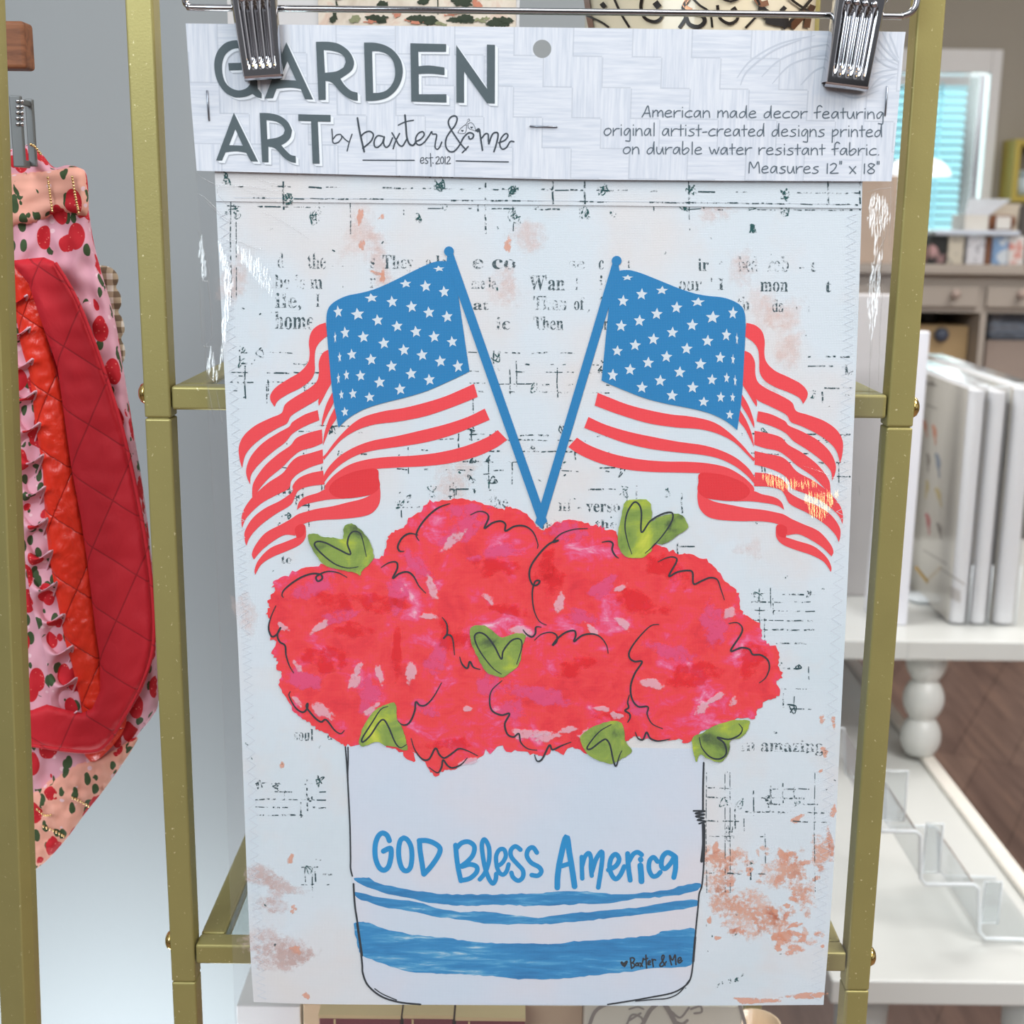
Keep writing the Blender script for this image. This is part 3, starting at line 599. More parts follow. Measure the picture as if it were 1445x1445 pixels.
# slogan
G1 = crop(510, 1160, .15917); G2 = crop(740, 1160, .15917)
b = MB()
for st, wd in ((G1([(248, 165), (225, 115), (185, 98), (150, 125), (125, 190), (120, 270), (130, 340), (160, 405), (200, 427), (240, 395), (262, 310), (262, 240), (240, 235), (195, 258)]), 6.6), (G1([(375, 140), (345, 165), (330, 240), (335, 330), (360, 410), (400, 433), (435, 400), (448, 310), (440, 220), (410, 160), (378, 140)]), 6.4),
               (G1([(515, 168), (520, 250), (535, 350), (552, 460)]), 6.6), (G1([(512, 165), (580, 165), (650, 190), (697, 235), (680, 300), (620, 390), (555, 462)]), 6.6), (G1([(835, 205), (845, 320), (862, 430), (882, 520)]), 6.4), (G1([(850, 225), (890, 185), (950, 175), (1000, 215), (990, 290), (940, 350), (885, 395), (960, 375), (1020, 395), (1020, 445), (960, 500), (885, 518)]), 6.2),
               (G1([(1050, 508), (1095, 450), (1130, 350), (1133, 240), (1110, 175), (1085, 155), (1068, 200), (1075, 290), (1095, 400), (1130, 500), (1165, 545), (1190, 510), (1195, 460)]), 5.8), (G1([(1200, 395), (1250, 360), (1280, 300), (1265, 245), (1225, 245), (1195, 300), (1200, 390), (1225, 450), (1260, 465), (1290, 430), (1305, 375)]), 5.6),
               (G1([(1410, 245), (1365, 215), (1325, 250), (1330, 310), (1385, 375), (1432, 430), (1430, 490), (1390, 520), (1345, 490), (1330, 450)]), 5.8), (G2([(110, 270), (75, 225), (35, 245), (22, 300), (60, 360), (130, 400), (150, 440), (120, 475), (65, 470)]), 6.0),
               (G2([(292, 580), (296, 470), (320, 320), (372, 130), (400, 280), (425, 430), (445, 570)]), 7.4), (G2([(330, 390), (410, 365)]), 6.0), (G2([(508, 310), (510, 400), (513, 500)]), 5.8), (G2([(512, 390), (535, 310), (570, 275), (590, 320), (590, 400), (597, 475)]), 5.8), (G2([(600, 440), (635, 330), (685, 262), (690, 330), (675, 450), (655, 580)]), 6.0),
               (G2([(745, 425), (810, 390), (840, 330), (810, 285), (770, 320), (755, 400), (775, 470), (810, 505), (850, 470), (885, 395)]), 6.2), (G2([(915, 280), (922, 400), (938, 515)]), 6.4), (G2([(930, 345), (965, 285), (1005, 268), (1040, 290)]), 6.0), (G2([(1028, 385), (1035, 460), (1038, 525)]), 7.6), (G2([(1030, 330), (1032, 336)]), 6.8),
               (G2([(1180, 350), (1145, 312), (1110, 345), (1105, 420), (1135, 478), (1175, 475), (1205, 445)]), 6.0), (G2([(1330, 300), (1270, 270), (1225, 310), (1215, 390), (1250, 412), (1300, 360), (1330, 305)]), 6.4), (G2([(1340, 310), (1340, 410), (1325, 490)]), 6.6)):
    b.stroke(st, wd*1.1, lay(5), 0)
obj('slogan_lettering', b, M['blue2'], flag)

# --- flowers
fo = B1([(225, 420), (160, 450), (110, 470), (85, 500), (95, 525), (60, 575), (70, 610), (55, 640), (75, 665), (70, 720), (75, 765), (105, 775), (85, 820), (95, 860), (110, 875), (100, 905), (130, 925), (120, 960), (125, 1010), (160, 1060), (190, 1120), (230, 1150), (290, 1190), (350, 1230), (410, 1265), (440, 1280), (490, 1275), (560, 1240), (650, 1290), (700, 1310), (740, 1345), (775, 1355), (762, 1310), (800, 1340), (830, 1370), (850, 1410), (885, 1425), (920, 1400), (960, 1400), (1000, 1375), (1050, 1355), (1100, 1335), (1120, 1300), (1145, 1320), (1190, 1278), (1220, 1312), (1290, 1305), (1350, 1320)]) \
    + B2([(137, 1328), (170, 1330), (210, 1300), (255, 1320), (290, 1290), (340, 1300), (380, 1320), (470, 1260), (560, 1260), (600, 1240), (650, 1250), (700, 1260), (770, 1250), (830, 1250), (850, 1268), (900, 1240), (960, 1200), (1050, 1170), (1120, 1145), (1180, 1150), (1200, 1120), (1240, 1060), (1290, 1050), (1310, 1020), (1300, 970), (1318, 940), (1300, 890), (1305, 840), (1285, 800), (1225, 770), (1220, 720), (1200, 680), (1150, 650), (1125, 640), (1115, 590), (1110, 540), (1080, 510), (1035, 470), (1000, 420), (950, 380), (890, 355), (820, 345), (760, 325), (710, 308), (640, 330), (560, 330), (525, 300), (515, 240), (470, 230), (440, 212), (390, 210), (330, 190), (270, 185), (220, 205), (180, 225), (150, 230), (130, 215), (90, 165), (50, 140), (0, 125)]) \
    + B1([(1200, 130), (1150, 120), (1100, 105), (1050, 90), (980, 80), (920, 90), (850, 95), (830, 112), (790, 150), (750, 180), (720, 220), (680, 235), (650, 260), (640, 290), (630, 330), (615, 365), (560, 375), (520, 395), (480, 420), (420, 425), (350, 400), (320, 405), (270, 415)])
R = random.Random(9); b = MB()
b.poly(rough(sm(fo, True, 4), 2.6, 1.2, R, .18), lay(6), 0)
# dabs of thicker and thinner paint on the blossoms
def dab(cx, cy, rx, ry, mi, rot, L):
    pts = [(cx+rx*(1+R.uniform(-.25, .25))*math.cos(a)*math.cos(rot)-ry*(1+R.uniform(-.25, .25))*math.sin(a)*math.sin(rot), cy+rx*math.cos(a)*math.sin(rot)+ry*(1+R.uniform(-.3, .3))*math.sin(a)*math.cos(rot)) for a in np.linspace(0, 6.283, 22, endpoint=False)]
    b.poly([tuple(map(float, p)) for p in pts], lay(L), mi)
def fdab(cx, cy, rx, ry, mi, rot=0.0, L=7): b.blob(cx, cy, rx, ry, lay(L), mi, rot, R.random())
# dry-brush lights, pinks and deep reds (photograph pixels)
for x, y, rx, ry, rot in ((455, 1003, 20, 8, .5), (420, 940, 12, 5, .8), (500, 960, 8, 14, .2), (505, 945, 5, 14, .3), (535, 950, 6, 16, -.2), (745, 1035, 26, 8, .12), (835, 888, 12, 6, .6), (870, 1010, 10, 6, .3), (830, 1035, 14, 6, -.2), (990, 1000, 10, 10, .3), (1035, 990, 9, 6, -.5), (1030, 865, 10, 10, .6), (1010, 985, 20, 4, -.5), (770, 1040, 24, 6, -.15), (735, 890, 16, 9, .3), (610, 830, 8, 18, -.3), (640, 762, 24, 7, -.6), (690, 845, 12, 5, .6), (400, 885, 14, 4, .6), (605, 870, 12, 5, .2), (580, 950, 9, 14, .2), (525, 1000, 14, 5, -.6), (660, 1075, 14, 5, -.3), (450, 885, 18, 5, -.5), (875, 830, 10, 5, -.4), (790, 850, 8, 14, .3), (880, 880, 12, 7, .8), (920, 965, 18, 7, .1), (800, 1030, 14, 5, -.1), (850, 1000, 12, 4, 0), (660, 1000, 8, 4, .3), (420, 990, 12, 4, .7)):
    fdab(x, y, rx*1.25, ry*1.3, 2, rot, 9)
for x, y, rx, ry, rot in ((650, 750, 60, 22, -.4), (440, 830, 50, 22, -.5), (615, 930, 26, 40, .2), (480, 870, 50, 14, -.3), (800, 750, 50, 20, 0), (950, 920, 60, 18, .2), (850, 830, 40, 16, -.5), (720, 1000, 30, 24, .3), (1010, 880, 40, 40, .3), (690, 960, 26, 40, .4), (590, 800, 40, 18, .8), (520, 980, 24, 40, .2), (760, 980, 70, 22, .2), (600, 1000, 30, 16, .5), (430, 960, 40, 20, .5), (820, 870, 40, 16, .3), (900, 1000, 30, 14, .3), (660, 720, 60, 14, 0), (560, 840, 24, 40, .1), (700, 780, 60, 14, -.2)):
    fdab(x, y, rx, ry, 1, rot, 7)
for x, y, rx, ry, rot in ((530, 850, 44, 26, .1), (500, 890, 50, 18, .2), (570, 850, 26, 14, .2), (700, 800, 50, 24, 0), (770, 800, 22, 40, .2), (940, 800, 60, 26, .4), (640, 900, 40, 30, 1), (810, 940, 60, 18, -.2), (980, 950, 60, 30, 0), (720, 860, 50, 14, .1), (1060, 930, 30, 40, 0), (640, 1050, 50, 14, -.1), (470, 850, 40, 26, .3), (560, 920, 12, 60, .05), (780, 820, 30, 30, 0), (900, 760, 40, 16, .4), (860, 1010, 50, 10, 0), (460, 930, 60, 26, .2), (900, 850, 60, 30, .2)):
    fdab(x, y, rx, ry, 3, rot, 8)
K1s = [([(945, 105), (890, 125), (840, 165), (800, 215), (782, 258), (795, 285)], 0), ([(790, 258), (750, 250), (715, 270), (693, 310), (700, 335), (722, 337)], 0), ([(1045, 160), (1085, 143), (1120, 150), (1133, 175), (1113, 225), (1150, 200), (1190, 190), (1215, 205), (1215, 238), (1260, 215), (1310, 215), (1350, 245), (1372, 300), (1370, 322)], 0),
 ([(445, 463), (400, 440), (350, 435), (310, 450), (295, 465), (305, 482), (325, 470), (318, 450), (280, 445), (230, 460), (180, 490), (140, 525), (130, 550), (137, 560)], 0), ([(100, 602), (75, 660), (65, 710), (80, 750), (105, 740), (125, 705), (108, 740), (118, 775), (145, 795), (150, 840), (165, 890), (187, 928)], 0),
 ([(170, 1018), (165, 1040), (195, 1095), (230, 1118), (252, 1100), (255, 1075), (250, 1095), (290, 1145), (320, 1165), (345, 1155), (385, 1205), (415, 1222), (432, 1207)], 0), ([(612, 415), (650, 392), (685, 390), (690, 420), (668, 468), (700, 445), (740, 437), (770, 460), (795, 505), (828, 540)], 0),
 ([(908, 658), (930, 690), (932, 735), (915, 760), (935, 742), (958, 760), (968, 840)], 0), ([(993, 850), (1005, 885), (1030, 905), (1042, 872), (1060, 900), (1092, 910)], 0), ([(905, 975), (865, 1045), (830, 1082), (800, 1085), (780, 1068), (775, 1110), (755, 1160), (730, 1180), (700, 1170), (668, 1125)], 0),
 ([(757, 1245), (775, 1300), (810, 1345), (845, 1345), (875, 1293), (895, 1325), (920, 1340), (960, 1315), (990, 1295), (1030, 1305), (1080, 1330)], 0), ([(843, 1385), (885, 1412), (905, 1385), (912, 1350), (935, 1378), (960, 1388), (1000, 1372), (1030, 1340)], 0),
 ([(1198, 965), (1150, 1010), (1138, 1060), (1150, 1110), (1195, 1132), (1235, 1125), (1212, 1175), (1225, 1225), (1255, 1238), (1280, 1222), (1290, 1265), (1323, 1295), (1368, 1302)], 0),
 ([(118, 1325), (130, 1355), (155, 1345), (190, 1278), (205, 1300), (250, 1280), (295, 1263)], 1), ([(375, 226), (310, 230), (250, 250), (215, 280), (210, 293), (235, 283), (190, 300), (140, 350), (100, 410), (93, 460), (110, 500), (135, 497), (142, 480), (120, 485), (107, 540), (115, 620), (140, 675), (175, 695)], 1),
 ([(150, 705), (125, 705), (122, 735), (105, 752), (80, 740), (62, 718)], 1), ([(118, 768), (150, 740), (195, 730), (225, 745), (225, 775), (205, 793), (230, 760), (270, 730), (310, 722), (318, 745), (310, 775), (350, 745), (400, 738), (440, 755), (468, 795), (475, 832)], 1), ([(445, 293), (480, 288), (498, 300), (495, 330), (510, 358), (526, 370)], 1),
 ([(718, 388), (760, 368), (795, 365), (808, 385), (770, 457), (810, 438), (860, 430), (885, 440), (890, 495), (930, 480), (970, 465), (1005, 475), (1022, 520), (1040, 573)], 1), ([(1062, 687), (1100, 683), (1125, 705), (1120, 740), (1070, 820), (1120, 805), (1160, 812), (1178, 838), (1215, 840), (1250, 865), (1258, 905), (1240, 950), (1210, 975)], 1),
 ([(722, 692), (680, 700), (620, 760), (580, 820), (580, 855), (605, 872), (640, 873), (605, 930), (585, 990), (590, 1050), (620, 1090), (668, 1092), (665, 1130), (690, 1175), (740, 1198)], 1), ([(578, 1035), (570, 1070), (575, 1095), (557, 1110), (578, 1125), (582, 1145), (570, 1167)], 1), ([(607, 1215), (620, 1245), (645, 1250), (662, 1215), (680, 1245), (720, 1258), (775, 1248)], 1)]
def def_lm(name, col, thr, sc):
    M[name] = inkmat(name, col, thr, sc, 120, 0.09, True)
M_soft = .09
def_lm('pink_wash', srgb(255, 100, 156), 0.49, 260); def_lm('white_dry_brush', srgb(255, 214, 228), 0.43, 480); def_lm('deep_red_wash', srgb(255, 40, 52), 0.52, 130)
for st, q in K1s: b.stroke((B2 if q else B1)(st), 2.5, lay(10), 4, taper=True)
flo = obj('red_flower_print', b, [M['flower'], M['pink_wash'], M['white_dry_brush'], M['deep_red_wash'], M['line']], flag)
leaves = [(B1, [(255, 260), (295, 252), (330, 268), (380, 270), (425, 275), (430, 220), (455, 203), (485, 210), (540, 265), (570, 330), (570, 380), (520, 430), (510, 455), (480, 440), (420, 430), (360, 415), (320, 390), (275, 320)], [(500, 412), (450, 418), (390, 400), (330, 355), (290, 310), (300, 290), (340, 295), (400, 325), (462, 352), (448, 300), (460, 255), (485, 240), (515, 260), (540, 362)]),
 (B1, [(1045, 710), (1100, 695), (1150, 720), (1200, 755), (1270, 735), (1315, 745), (1300, 790), (1290, 860), (1270, 900), (1210, 945), (1180, 948), (1120, 920), (1080, 850), (1050, 780)], [(1195, 933), (1150, 900), (1090, 820), (1065, 755), (1085, 732), (1120, 745), (1160, 795), (1195, 860), (1205, 820), (1245, 770), (1285, 763), (1295, 800), (1270, 885)]),
 (B1, [(650, 1078), (680, 1075), (690, 1150), (715, 1200), (740, 1300), (690, 1290), (630, 1280), (590, 1260), (545, 1280), (510, 1280), (505, 1250), (525, 1190), (560, 1130), (610, 1090)], [(645, 1090), (610, 1105), (570, 1165), (520, 1245), (525, 1262), (560, 1230), (600, 1170), (625, 1155), (650, 1195), (680, 1265), (705, 1290), (735, 1275)]),
 (B2, [(560, 95), (600, 85), (660, 85), (685, 120), (690, 190), (720, 170), (790, 155), (835, 165), (865, 220), (820, 255), (750, 300), (700, 300), (680, 340), (630, 370), (560, 360), (525, 310), (525, 240), (540, 160)], [(590, 350), (570, 290), (557, 220), (568, 150), (600, 100), (625, 110), (637, 150), (637, 245), (680, 190), (740, 155), (785, 150), (785, 190), (740, 260), (690, 315), (655, 347)]),
 (B2, [(340, 1240), (400, 1190), (470, 1165), (530, 1165), (555, 1210), (560, 1260), (590, 1300), (570, 1330), (530, 1350), (490, 1370), (450, 1360), (390, 1335), (360, 1300)], [(490, 1178), (430, 1215), (375, 1285), (390, 1297), (440, 1260), (465, 1250), (485, 1280), (500, 1350), (513, 1380), (530, 1330), (542, 1305)]),
 (B2, [(885, 1240), (930, 1220), (980, 1190), (1050, 1165), (1110, 1155), (1160, 1160), (1150, 1210), (1110, 1245), (1070, 1255), (1060, 1320), (1020, 1360), (960, 1345), (920, 1325), (905, 1360), (890, 1310)], [(918, 1240), (930, 1290), (970, 1335), (1015, 1345), (1048, 1320), (1040, 1270), (1005, 1240), (1060, 1250), (1110, 1230), (1127, 1200), (1110, 1175)])]
for T_, po, st in leaves:
    b = MB(); b.poly(rough(sm(T_(po), True, 4), 3, .7, R), lay(11), 0); b.stroke(T_(st), 2.4, lay(12), 1, taper=True)
    obj('leaf_print', b, [M['leaf'], M['line']], flo)

# ------------------------------------------------------------------ header card
YC = -0.0026
def cl(n): return YC+lay(n)
HA = crop(290, 50, .14533); HD = crop(490, 50, .15225); HC = crop(450, 150, .2076); HR = crop(1040, 140, .15225); HL = crop(840, 140, .14533)
card = [(262, 33), (520, 36), (760, 38.5), (1020, 42), (1278, 45), (1275, 70), (1268, 150), (1258, 256), (1020, 255), (780, 253), (520, 247), (277.5, 241), (270, 150)]
hole = [(765+13*math.cos(a), 69+13*math.sin(a)) for a in np.linspace(0, 2*math.pi, 32, endpoint=False)]
hole = [tuple(map(float, p)) for p in hole]
b = MB(); b.poly([card, hole[::-1]], YC, 0); k0 = len(b.v)
b.poly([card, hole[::-1]], YC+.0005, 0); nc = len(card); nh = len(hole)
for o_, n_ in ((0, nc), (nc, nh)):
    b.f += [(o_+i, k0+o_+i, k0+o_+(i+1) % n_, o_+(i+1) % n_) for i in range(n_)]; b.m += [0]*n_; b.sm += [False]*n_
# embossed rosette in the corner
for st in ([(1040, 110), (1060, 85), (1100, 62), (1150, 50)], [(1075, 108), (1100, 85), (1140, 68), (1172, 62)], [(1090, 118), (1115, 92), (1150, 80), (1172, 78)], [(1130, 120), (1150, 100), (1172, 92)], [(1045, 120), (1055, 100), (1090, 72), (1130, 56)], [(1235, 50), (1250, 70), (1268, 88)], [(1255, 48), (1262, 65), (1268, 82)], [(1236, 65), (1250, 82), (1268, 92)], [(1235, 80), (1250, 92), (1266, 97)], [(1232, 105), (1248, 100), (1266, 98)], [(1228, 125), (1242, 110), (1266, 104)], [(1180, 130), (1210, 132), (1240, 120), (1262, 108)], [(1170, 125), (1205, 138), (1240, 128)], [(1245, 45), (1258, 72), (1268, 86)]):
    b.stroke(st, 2.6, cl(1), 1, taper=True)
hc = obj('header_card', b, [M['card'], M['emboss']], flag)
letters = [(HA, [[(470, 110), (430, 78), (345, 52), (270, 48), (190, 75), (125, 140), (92, 220), (85, 300), (100, 400), (140, 490), (200, 560), (270, 597), (330, 603), (400, 592), (455, 568), (500, 600), (545, 610), (545, 560), (520, 530), (505, 490), (505, 262), (220, 268), (228, 340), (435, 335), (435, 470), (400, 510), (350, 530), (300, 530), (240, 505), (190, 450), (165, 370), (162, 280), (185, 200), (230, 150), (290, 125), (345, 130), (400, 150), (425, 170)]]),
 (HA, [[(785, 65), (1045, 622), (965, 618), (925, 520), (850, 508), (780, 508), (690, 518), (655, 610), (575, 610)], [(795, 250), (880, 438), (800, 432), (725, 430)]]),
 (HA, [[(1072, 62), (1200, 62), (1300, 85), (1390, 150), (1435, 230), (1440, 290), (1410, 350), (1310, 420), (1350, 480), (1410, 535), (1476, 555), (1479, 633), (1440, 630), (1380, 605), (1310, 550), (1250, 480), (1210, 450), (1165, 442), (1168, 625), (1097, 625), (1085, 350)], [(1148, 142), (1220, 148), (1300, 170), (1350, 210), (1362, 260), (1340, 310), (1280, 345), (1210, 358), (1160, 362)]]),
 (HD, [[(155, 66), (260, 68), (360, 95), (440, 150), (495, 230), (515, 320), (500, 420), (450, 510), (370, 575), (270, 603), (172, 607)], [(230, 145), (300, 148), (370, 175), (420, 230), (442, 310), (440, 390), (410, 460), (360, 510), (300, 530), (240, 533)]]),
 (HD, [[(585, 72), (918, 80), (916, 152), (658, 150), (662, 285), (760, 278), (902, 297), (902, 367), (780, 355), (662, 357), (664, 545), (920, 545), (920, 622), (594, 612)]]),
 (HD, [[(1010, 88), (1295, 495), (1295, 85), (1370, 87), (1368, 632), (1295, 628), (1083, 335), (1083, 625), (1012, 622)]]),
 (HA, [[(275, 750), (510, 1225), (440, 1222), (395, 1140), (300, 1125), (195, 1135), (160, 1215), (103, 1213)], [(290, 910), (362, 1070), (230, 1065)]]),
 (HA, [[(525, 752), (620, 755), (720, 780), (800, 840), (840, 920), (825, 990), (780, 1040), (735, 1065), (780, 1115), (830, 1160), (875, 1170), (878, 1238), (820, 1225), (760, 1185), (700, 1120), (660, 1090), (610, 1080), (612, 1232), (550, 1230), (538, 1000)], [(592, 822), (680, 835), (745, 875), (770, 920), (755, 960), (700, 990), (600, 1008)]]),
 (HA, [[(900, 765), (1215, 772), (1215, 838), (1090, 835), (1108, 1245), (1040, 1243), (1025, 832), (902, 828)]])]
b = MB()
for T_, loops in letters:
    lp = [smc(T_(l), 5, 33) for l in loops]
    b.poly([[(x+5.2, y+4.6) for x, y in l] for l in lp], cl(2), 2)
    for q in (1, 2, 3, 4): b.poly([[(x+q, y+q*.85) for x, y in l] for l in lp], cl(2)-q*.00003, 1)
    b.poly(lp, cl(6), 0)
obj('title_lettering', b, [M['slate'], M['cardwhite'], M['cardgrey']], hc)
b = MB()
for st, wd in (([(88, 155), (92, 200), (97, 248), (130, 245), (155, 215), (148, 192), (120, 195), (97, 222)], 1.7), ([(160, 203), (178, 225), (200, 240)], 1.7), ([(225, 190), (205, 250), (192, 303)], 1.7),
 ([(262, 80), (275, 160), (290, 230), (308, 308)], 2.6), ([(285, 205), (310, 180), (345, 170), (370, 192), (355, 235), (315, 272), (298, 285)], 2.2), ([(435, 205), (400, 200), (378, 230), (378, 270), (400, 278), (430, 250), (445, 205), (440, 250), (455, 278), (478, 265), (500, 215)], 2.1), ([(497, 180), (520, 220), (545, 262), (570, 268), (595, 225)], 2.1), ([(548, 185), (520, 240), (505, 288)], 2.0),
 ([(585, 60), (592, 140), (598, 210), (615, 255), (640, 265), (658, 245)], 2.6), ([(540, 128), (590, 105), (643, 95)], 1.9), ([(655, 240), (690, 225), (715, 195), (705, 172), (675, 185), (658, 220), (665, 255), (690, 262), (720, 240), (745, 205)], 2.1), ([(745, 208), (766, 172), (772, 188), (800, 193), (793, 240), (790, 278), (805, 292), (822, 275), (835, 243)], 2.0),
 ([(975, 315), (1000, 290), (1015, 273)], 2.0), ([(1000, 295), (960, 250), (900, 160), (880, 110), (895, 75), (925, 65), (940, 85), (925, 130), (890, 175), (865, 220), (862, 270), (885, 305), (920, 305), (955, 265), (985, 210), (1020, 180), (1050, 190), (1045, 215), (1025, 222), (1018, 205)], 2.2),
 ([(1070, 165), (1085, 155)], 3.0), ([(1092, 160), (1100, 220), (1112, 298)], 2.4), ([(1100, 225), (1130, 188), (1150, 190), (1152, 230), (1155, 255)], 2.1), ([(1155, 255), (1180, 190), (1210, 178), (1218, 200), (1205, 260), (1190, 308)], 2.3), ([(1222, 248), (1265, 230), (1285, 200), (1270, 185), (1240, 215), (1230, 260), (1245, 290), (1275, 280), (1300, 240), (1325, 240)], 2.1),
 ([(690, 372), (712, 365), (710, 350), (695, 352), (690, 375), (700, 388), (715, 380)], 1.2), ([(738, 350), (725, 352), (728, 365), (740, 375), (735, 388), (722, 386)], 1.2), ([(758, 320), (760, 370), (762, 408)], 1.2), ([(745, 352), (775, 348)], 1.1), ([(775, 385), (776, 386)], 1.6), ([(795, 350), (808, 342), (818, 352), (808, 372), (795, 390), (822, 388)], 1.2),
 ([(838, 342), (828, 355), (828, 378), (838, 390), (847, 378), (847, 355), (838, 342)], 1.2), ([(858, 342), (858, 390)], 1.2), ([(870, 350), (882, 342), (892, 352), (882, 372), (868, 390), (895, 388)], 1.2), ([(300, 366), (470, 367), (648, 367)], 1.7), ([(933, 371), (1100, 375), (1288, 378)], 1.7),
 ([(945, 180), (955, 160), (975, 140), (1000, 125), (1003, 150), (995, 180), (970, 185), (945, 180)], .7), ([(1012, 120), (1035, 110), (1055, 130), (1065, 165), (1045, 160), (1020, 150), (1012, 120)], .7), ([(1000, 125), (1010, 105), (1025, 98), (1020, 85), (1010, 95)], .7)):
    b.stroke(HC(st), wd, cl(2), 0)
for hx, hy, s_ in ((975, 166, 9), (1038, 144, 9)):
    b.poly(HC([(hx, hy+s_), (hx-s_, hy-2), (hx-s_*.8, hy-s_*.8), (hx-s_*.2, hy-s_*.5), (hx+s_*.2, hy-s_*.5), (hx+s_*.8, hy-s_*.8), (hx+s_, hy-2)]), cl(2), 0)
b.poly(HC([(1065, 160), (1090, 148), (1096, 160), (1080, 180)]), cl(2), 0)
obj('brand_lettering', b, M['pen2'], hc)
# single-stroke hand lettering: x-height 1, ascender ~1.75, descender ~-0.75
GL = {'a': (1.25, [[(1.0, .72), (.75, .98), (.35, .85), (.08, .35), (.3, .05), (.7, .3), (1.0, .95), (1.0, .3), (1.08, 0)]]),
 'b': (1.2, [[(.12, 1.8), (.08, .9), (.08, .1), (.45, .02), (.95, .4), (1.0, .75), (.65, .9), (.1, .45)]]), 'c': (1.15, [[(1.05, .9), (.65, .95), (.15, .6), (.1, .2), (.45, .02), (1.05, .12)]]),
 'd': (1.3, [[(1.0, .75), (.6, .9), (.15, .55), (.1, .15), (.4, .02), (.85, .4), (1.1, 1.75)], [(1.08, 1.5), (1.08, .5), (1.1, 0)]]), 'e': (1.2, [[(.12, .5), (.8, .6), (1.0, .78), (.7, 1.0), (.25, .8), (.08, .35), (.35, .02), (1.05, .12)]]),
 'f': (1.05, [[(1.15, 1.65), (.85, 1.85), (.5, 1.6), (.42, .8), (.42, 0)], [(0, .8), (.95, .95)]]), 'g': (1.2, [[(1.0, .85), (.6, .98), (.15, .55), (.2, .1), (.55, .15), (1.0, .85), (1.02, .2), (.98, -.7), (.75, -.78), (.35, -.72)]]),
 'h': (1.1, [[(.1, 1.7), (.1, 0)], [(.1, .5), (.6, .95), (.9, .6), (.95, 0)]]), 'i': (.4, [[(.18, .98), (.18, .02)], [(.18, 1.42), (.19, 1.46)]]), 'l': (.4, [[(.2, 1.75), (.18, .0)]]),
 'm': (1.65, [[(.08, .98), (.05, 0)], [(.08, .55), (.45, .98), (.75, .85), (.8, .1)], [(.8, .5), (1.2, .95), (1.48, .75), (1.55, 0)]]), 'n': (1.15, [[(.08, .98), (.05, 0)], [(.08, .5), (.5, .95), (.9, .8), (1.0, 0)]]),
 'o': (1.25, [[(.75, .98), (.3, .85), (.06, .4), (.3, .04), (.75, .1), (1.1, .5), (1.0, .88), (.7, .98)]]), 'p': (1.2, [[(.15, .95), (.12, .1), (.08, -.8)], [(.15, .6), (.6, .98), (1.0, .75), (.8, .3), (.2, .05)]]),
 'r': (1.0, [[(.08, .98), (.08, 0)], [(.1, .45), (.5, .9), (1.0, .95)]]), 's': (1.1, [[(.95, .95), (.5, .92), (.25, .75), (.55, .55), (.9, .35), (.8, .1), (.35, -.02), (.05, .05)]]), 't': (.85, [[(.4, 1.5), (.38, .7), (.4, 0)], [(0, .88), (.85, .95)]]),
 'u': (1.2, [[(.08, .98), (.08, .35), (.3, .04), (.65, .15), (.95, .95)], [(.95, .95), (.98, .4), (1.1, 0)]]), 'w': (1.5, [[(.02, 1.0), (.4, .05), (.75, .75), (1.05, .05), (1.45, 1.0)]]), 'x': (1.1, [[(.05, 1), (1.0, 0)], [(1.0, 1.0), (.1, 0)]]),
 'A': (1.4, [[(.0, 0), (.35, .6), (.85, 1.65), (1.05, .8), (1.2, 0)], [(.3, .55), (1.15, .55)]]), 'M': (1.85, [[(.1, 0), (.25, 1.6), (.85, .7), (1.5, 1.6), (1.7, 0)]]), '1': (.5, [[(.25, 1.4), (.2, 0)]]), '2': (1.3, [[(.1, 1.2), (.6, 1.45), (1.0, 1.15), (.6, .5), (.05, .05), (1.25, .05)]]),
 '8': (1.35, [[(1.1, 1.3), (.6, 1.45), (.2, 1.2), (.6, .8), (1.1, .45), (.9, .08), (.35, .05), (.1, .35), (.6, .75), (1.15, 1.25)]]), '"': (.5, [[(.1, 1.75), (.08, 1.35)], [(.35, 1.75), (.33, 1.35)]]), '-': (.8, [[(.05, .5), (.7, .55)]]), '.': (.35, [[(.12, .02), (.14, .06)]]), ' ': (.75, [])}
def hand(b, s, x0, y0, x1, y1, xh, wd):
    tot = sum(GL[c][0]+.12 for c in s); k = (x1-x0)/tot; x = 0
    for c in s:
        for st in GL[c][1]:
            b.stroke([(x0+(x+px)*k, y0+(y1-y0)*(x/tot)-py*xh) for px, py in st], wd, cl(2), 0, n=5)
        x += GL[c][0]+.12
b = MB()
hand(b, 'American made decor featuring', 906, 165, 1249, 167.5, 9.6, 1.55)
hand(b, 'original artist-created designs printed', 852, 191, 1247, 193, 10.2, 1.55)
hand(b, 'on durable water resistant fabric.', 879, 217, 1243, 219, 9.8, 1.55)
hand(b, 'Measures 12" x 18"', 1056, 244, 1243, 245, 9.8, 1.55)
obj('description_lettering', b, M['pen'], hc)
for p0, p1 in (((292, 128), (295, 170)), ((748, 178), (786, 179)), ((1252, 122), (1249, 163))):
    a, c = at(*p0, YC-.0004), at(*p1, YC-.0004); b = MB()
    b.tube([a+Vector((0, .0008, 0)), a, a.lerp(c, .5), c, c+Vector((0, .0008, 0))], .00042, 8)
    obj('staple', b, M['staple'], hc)

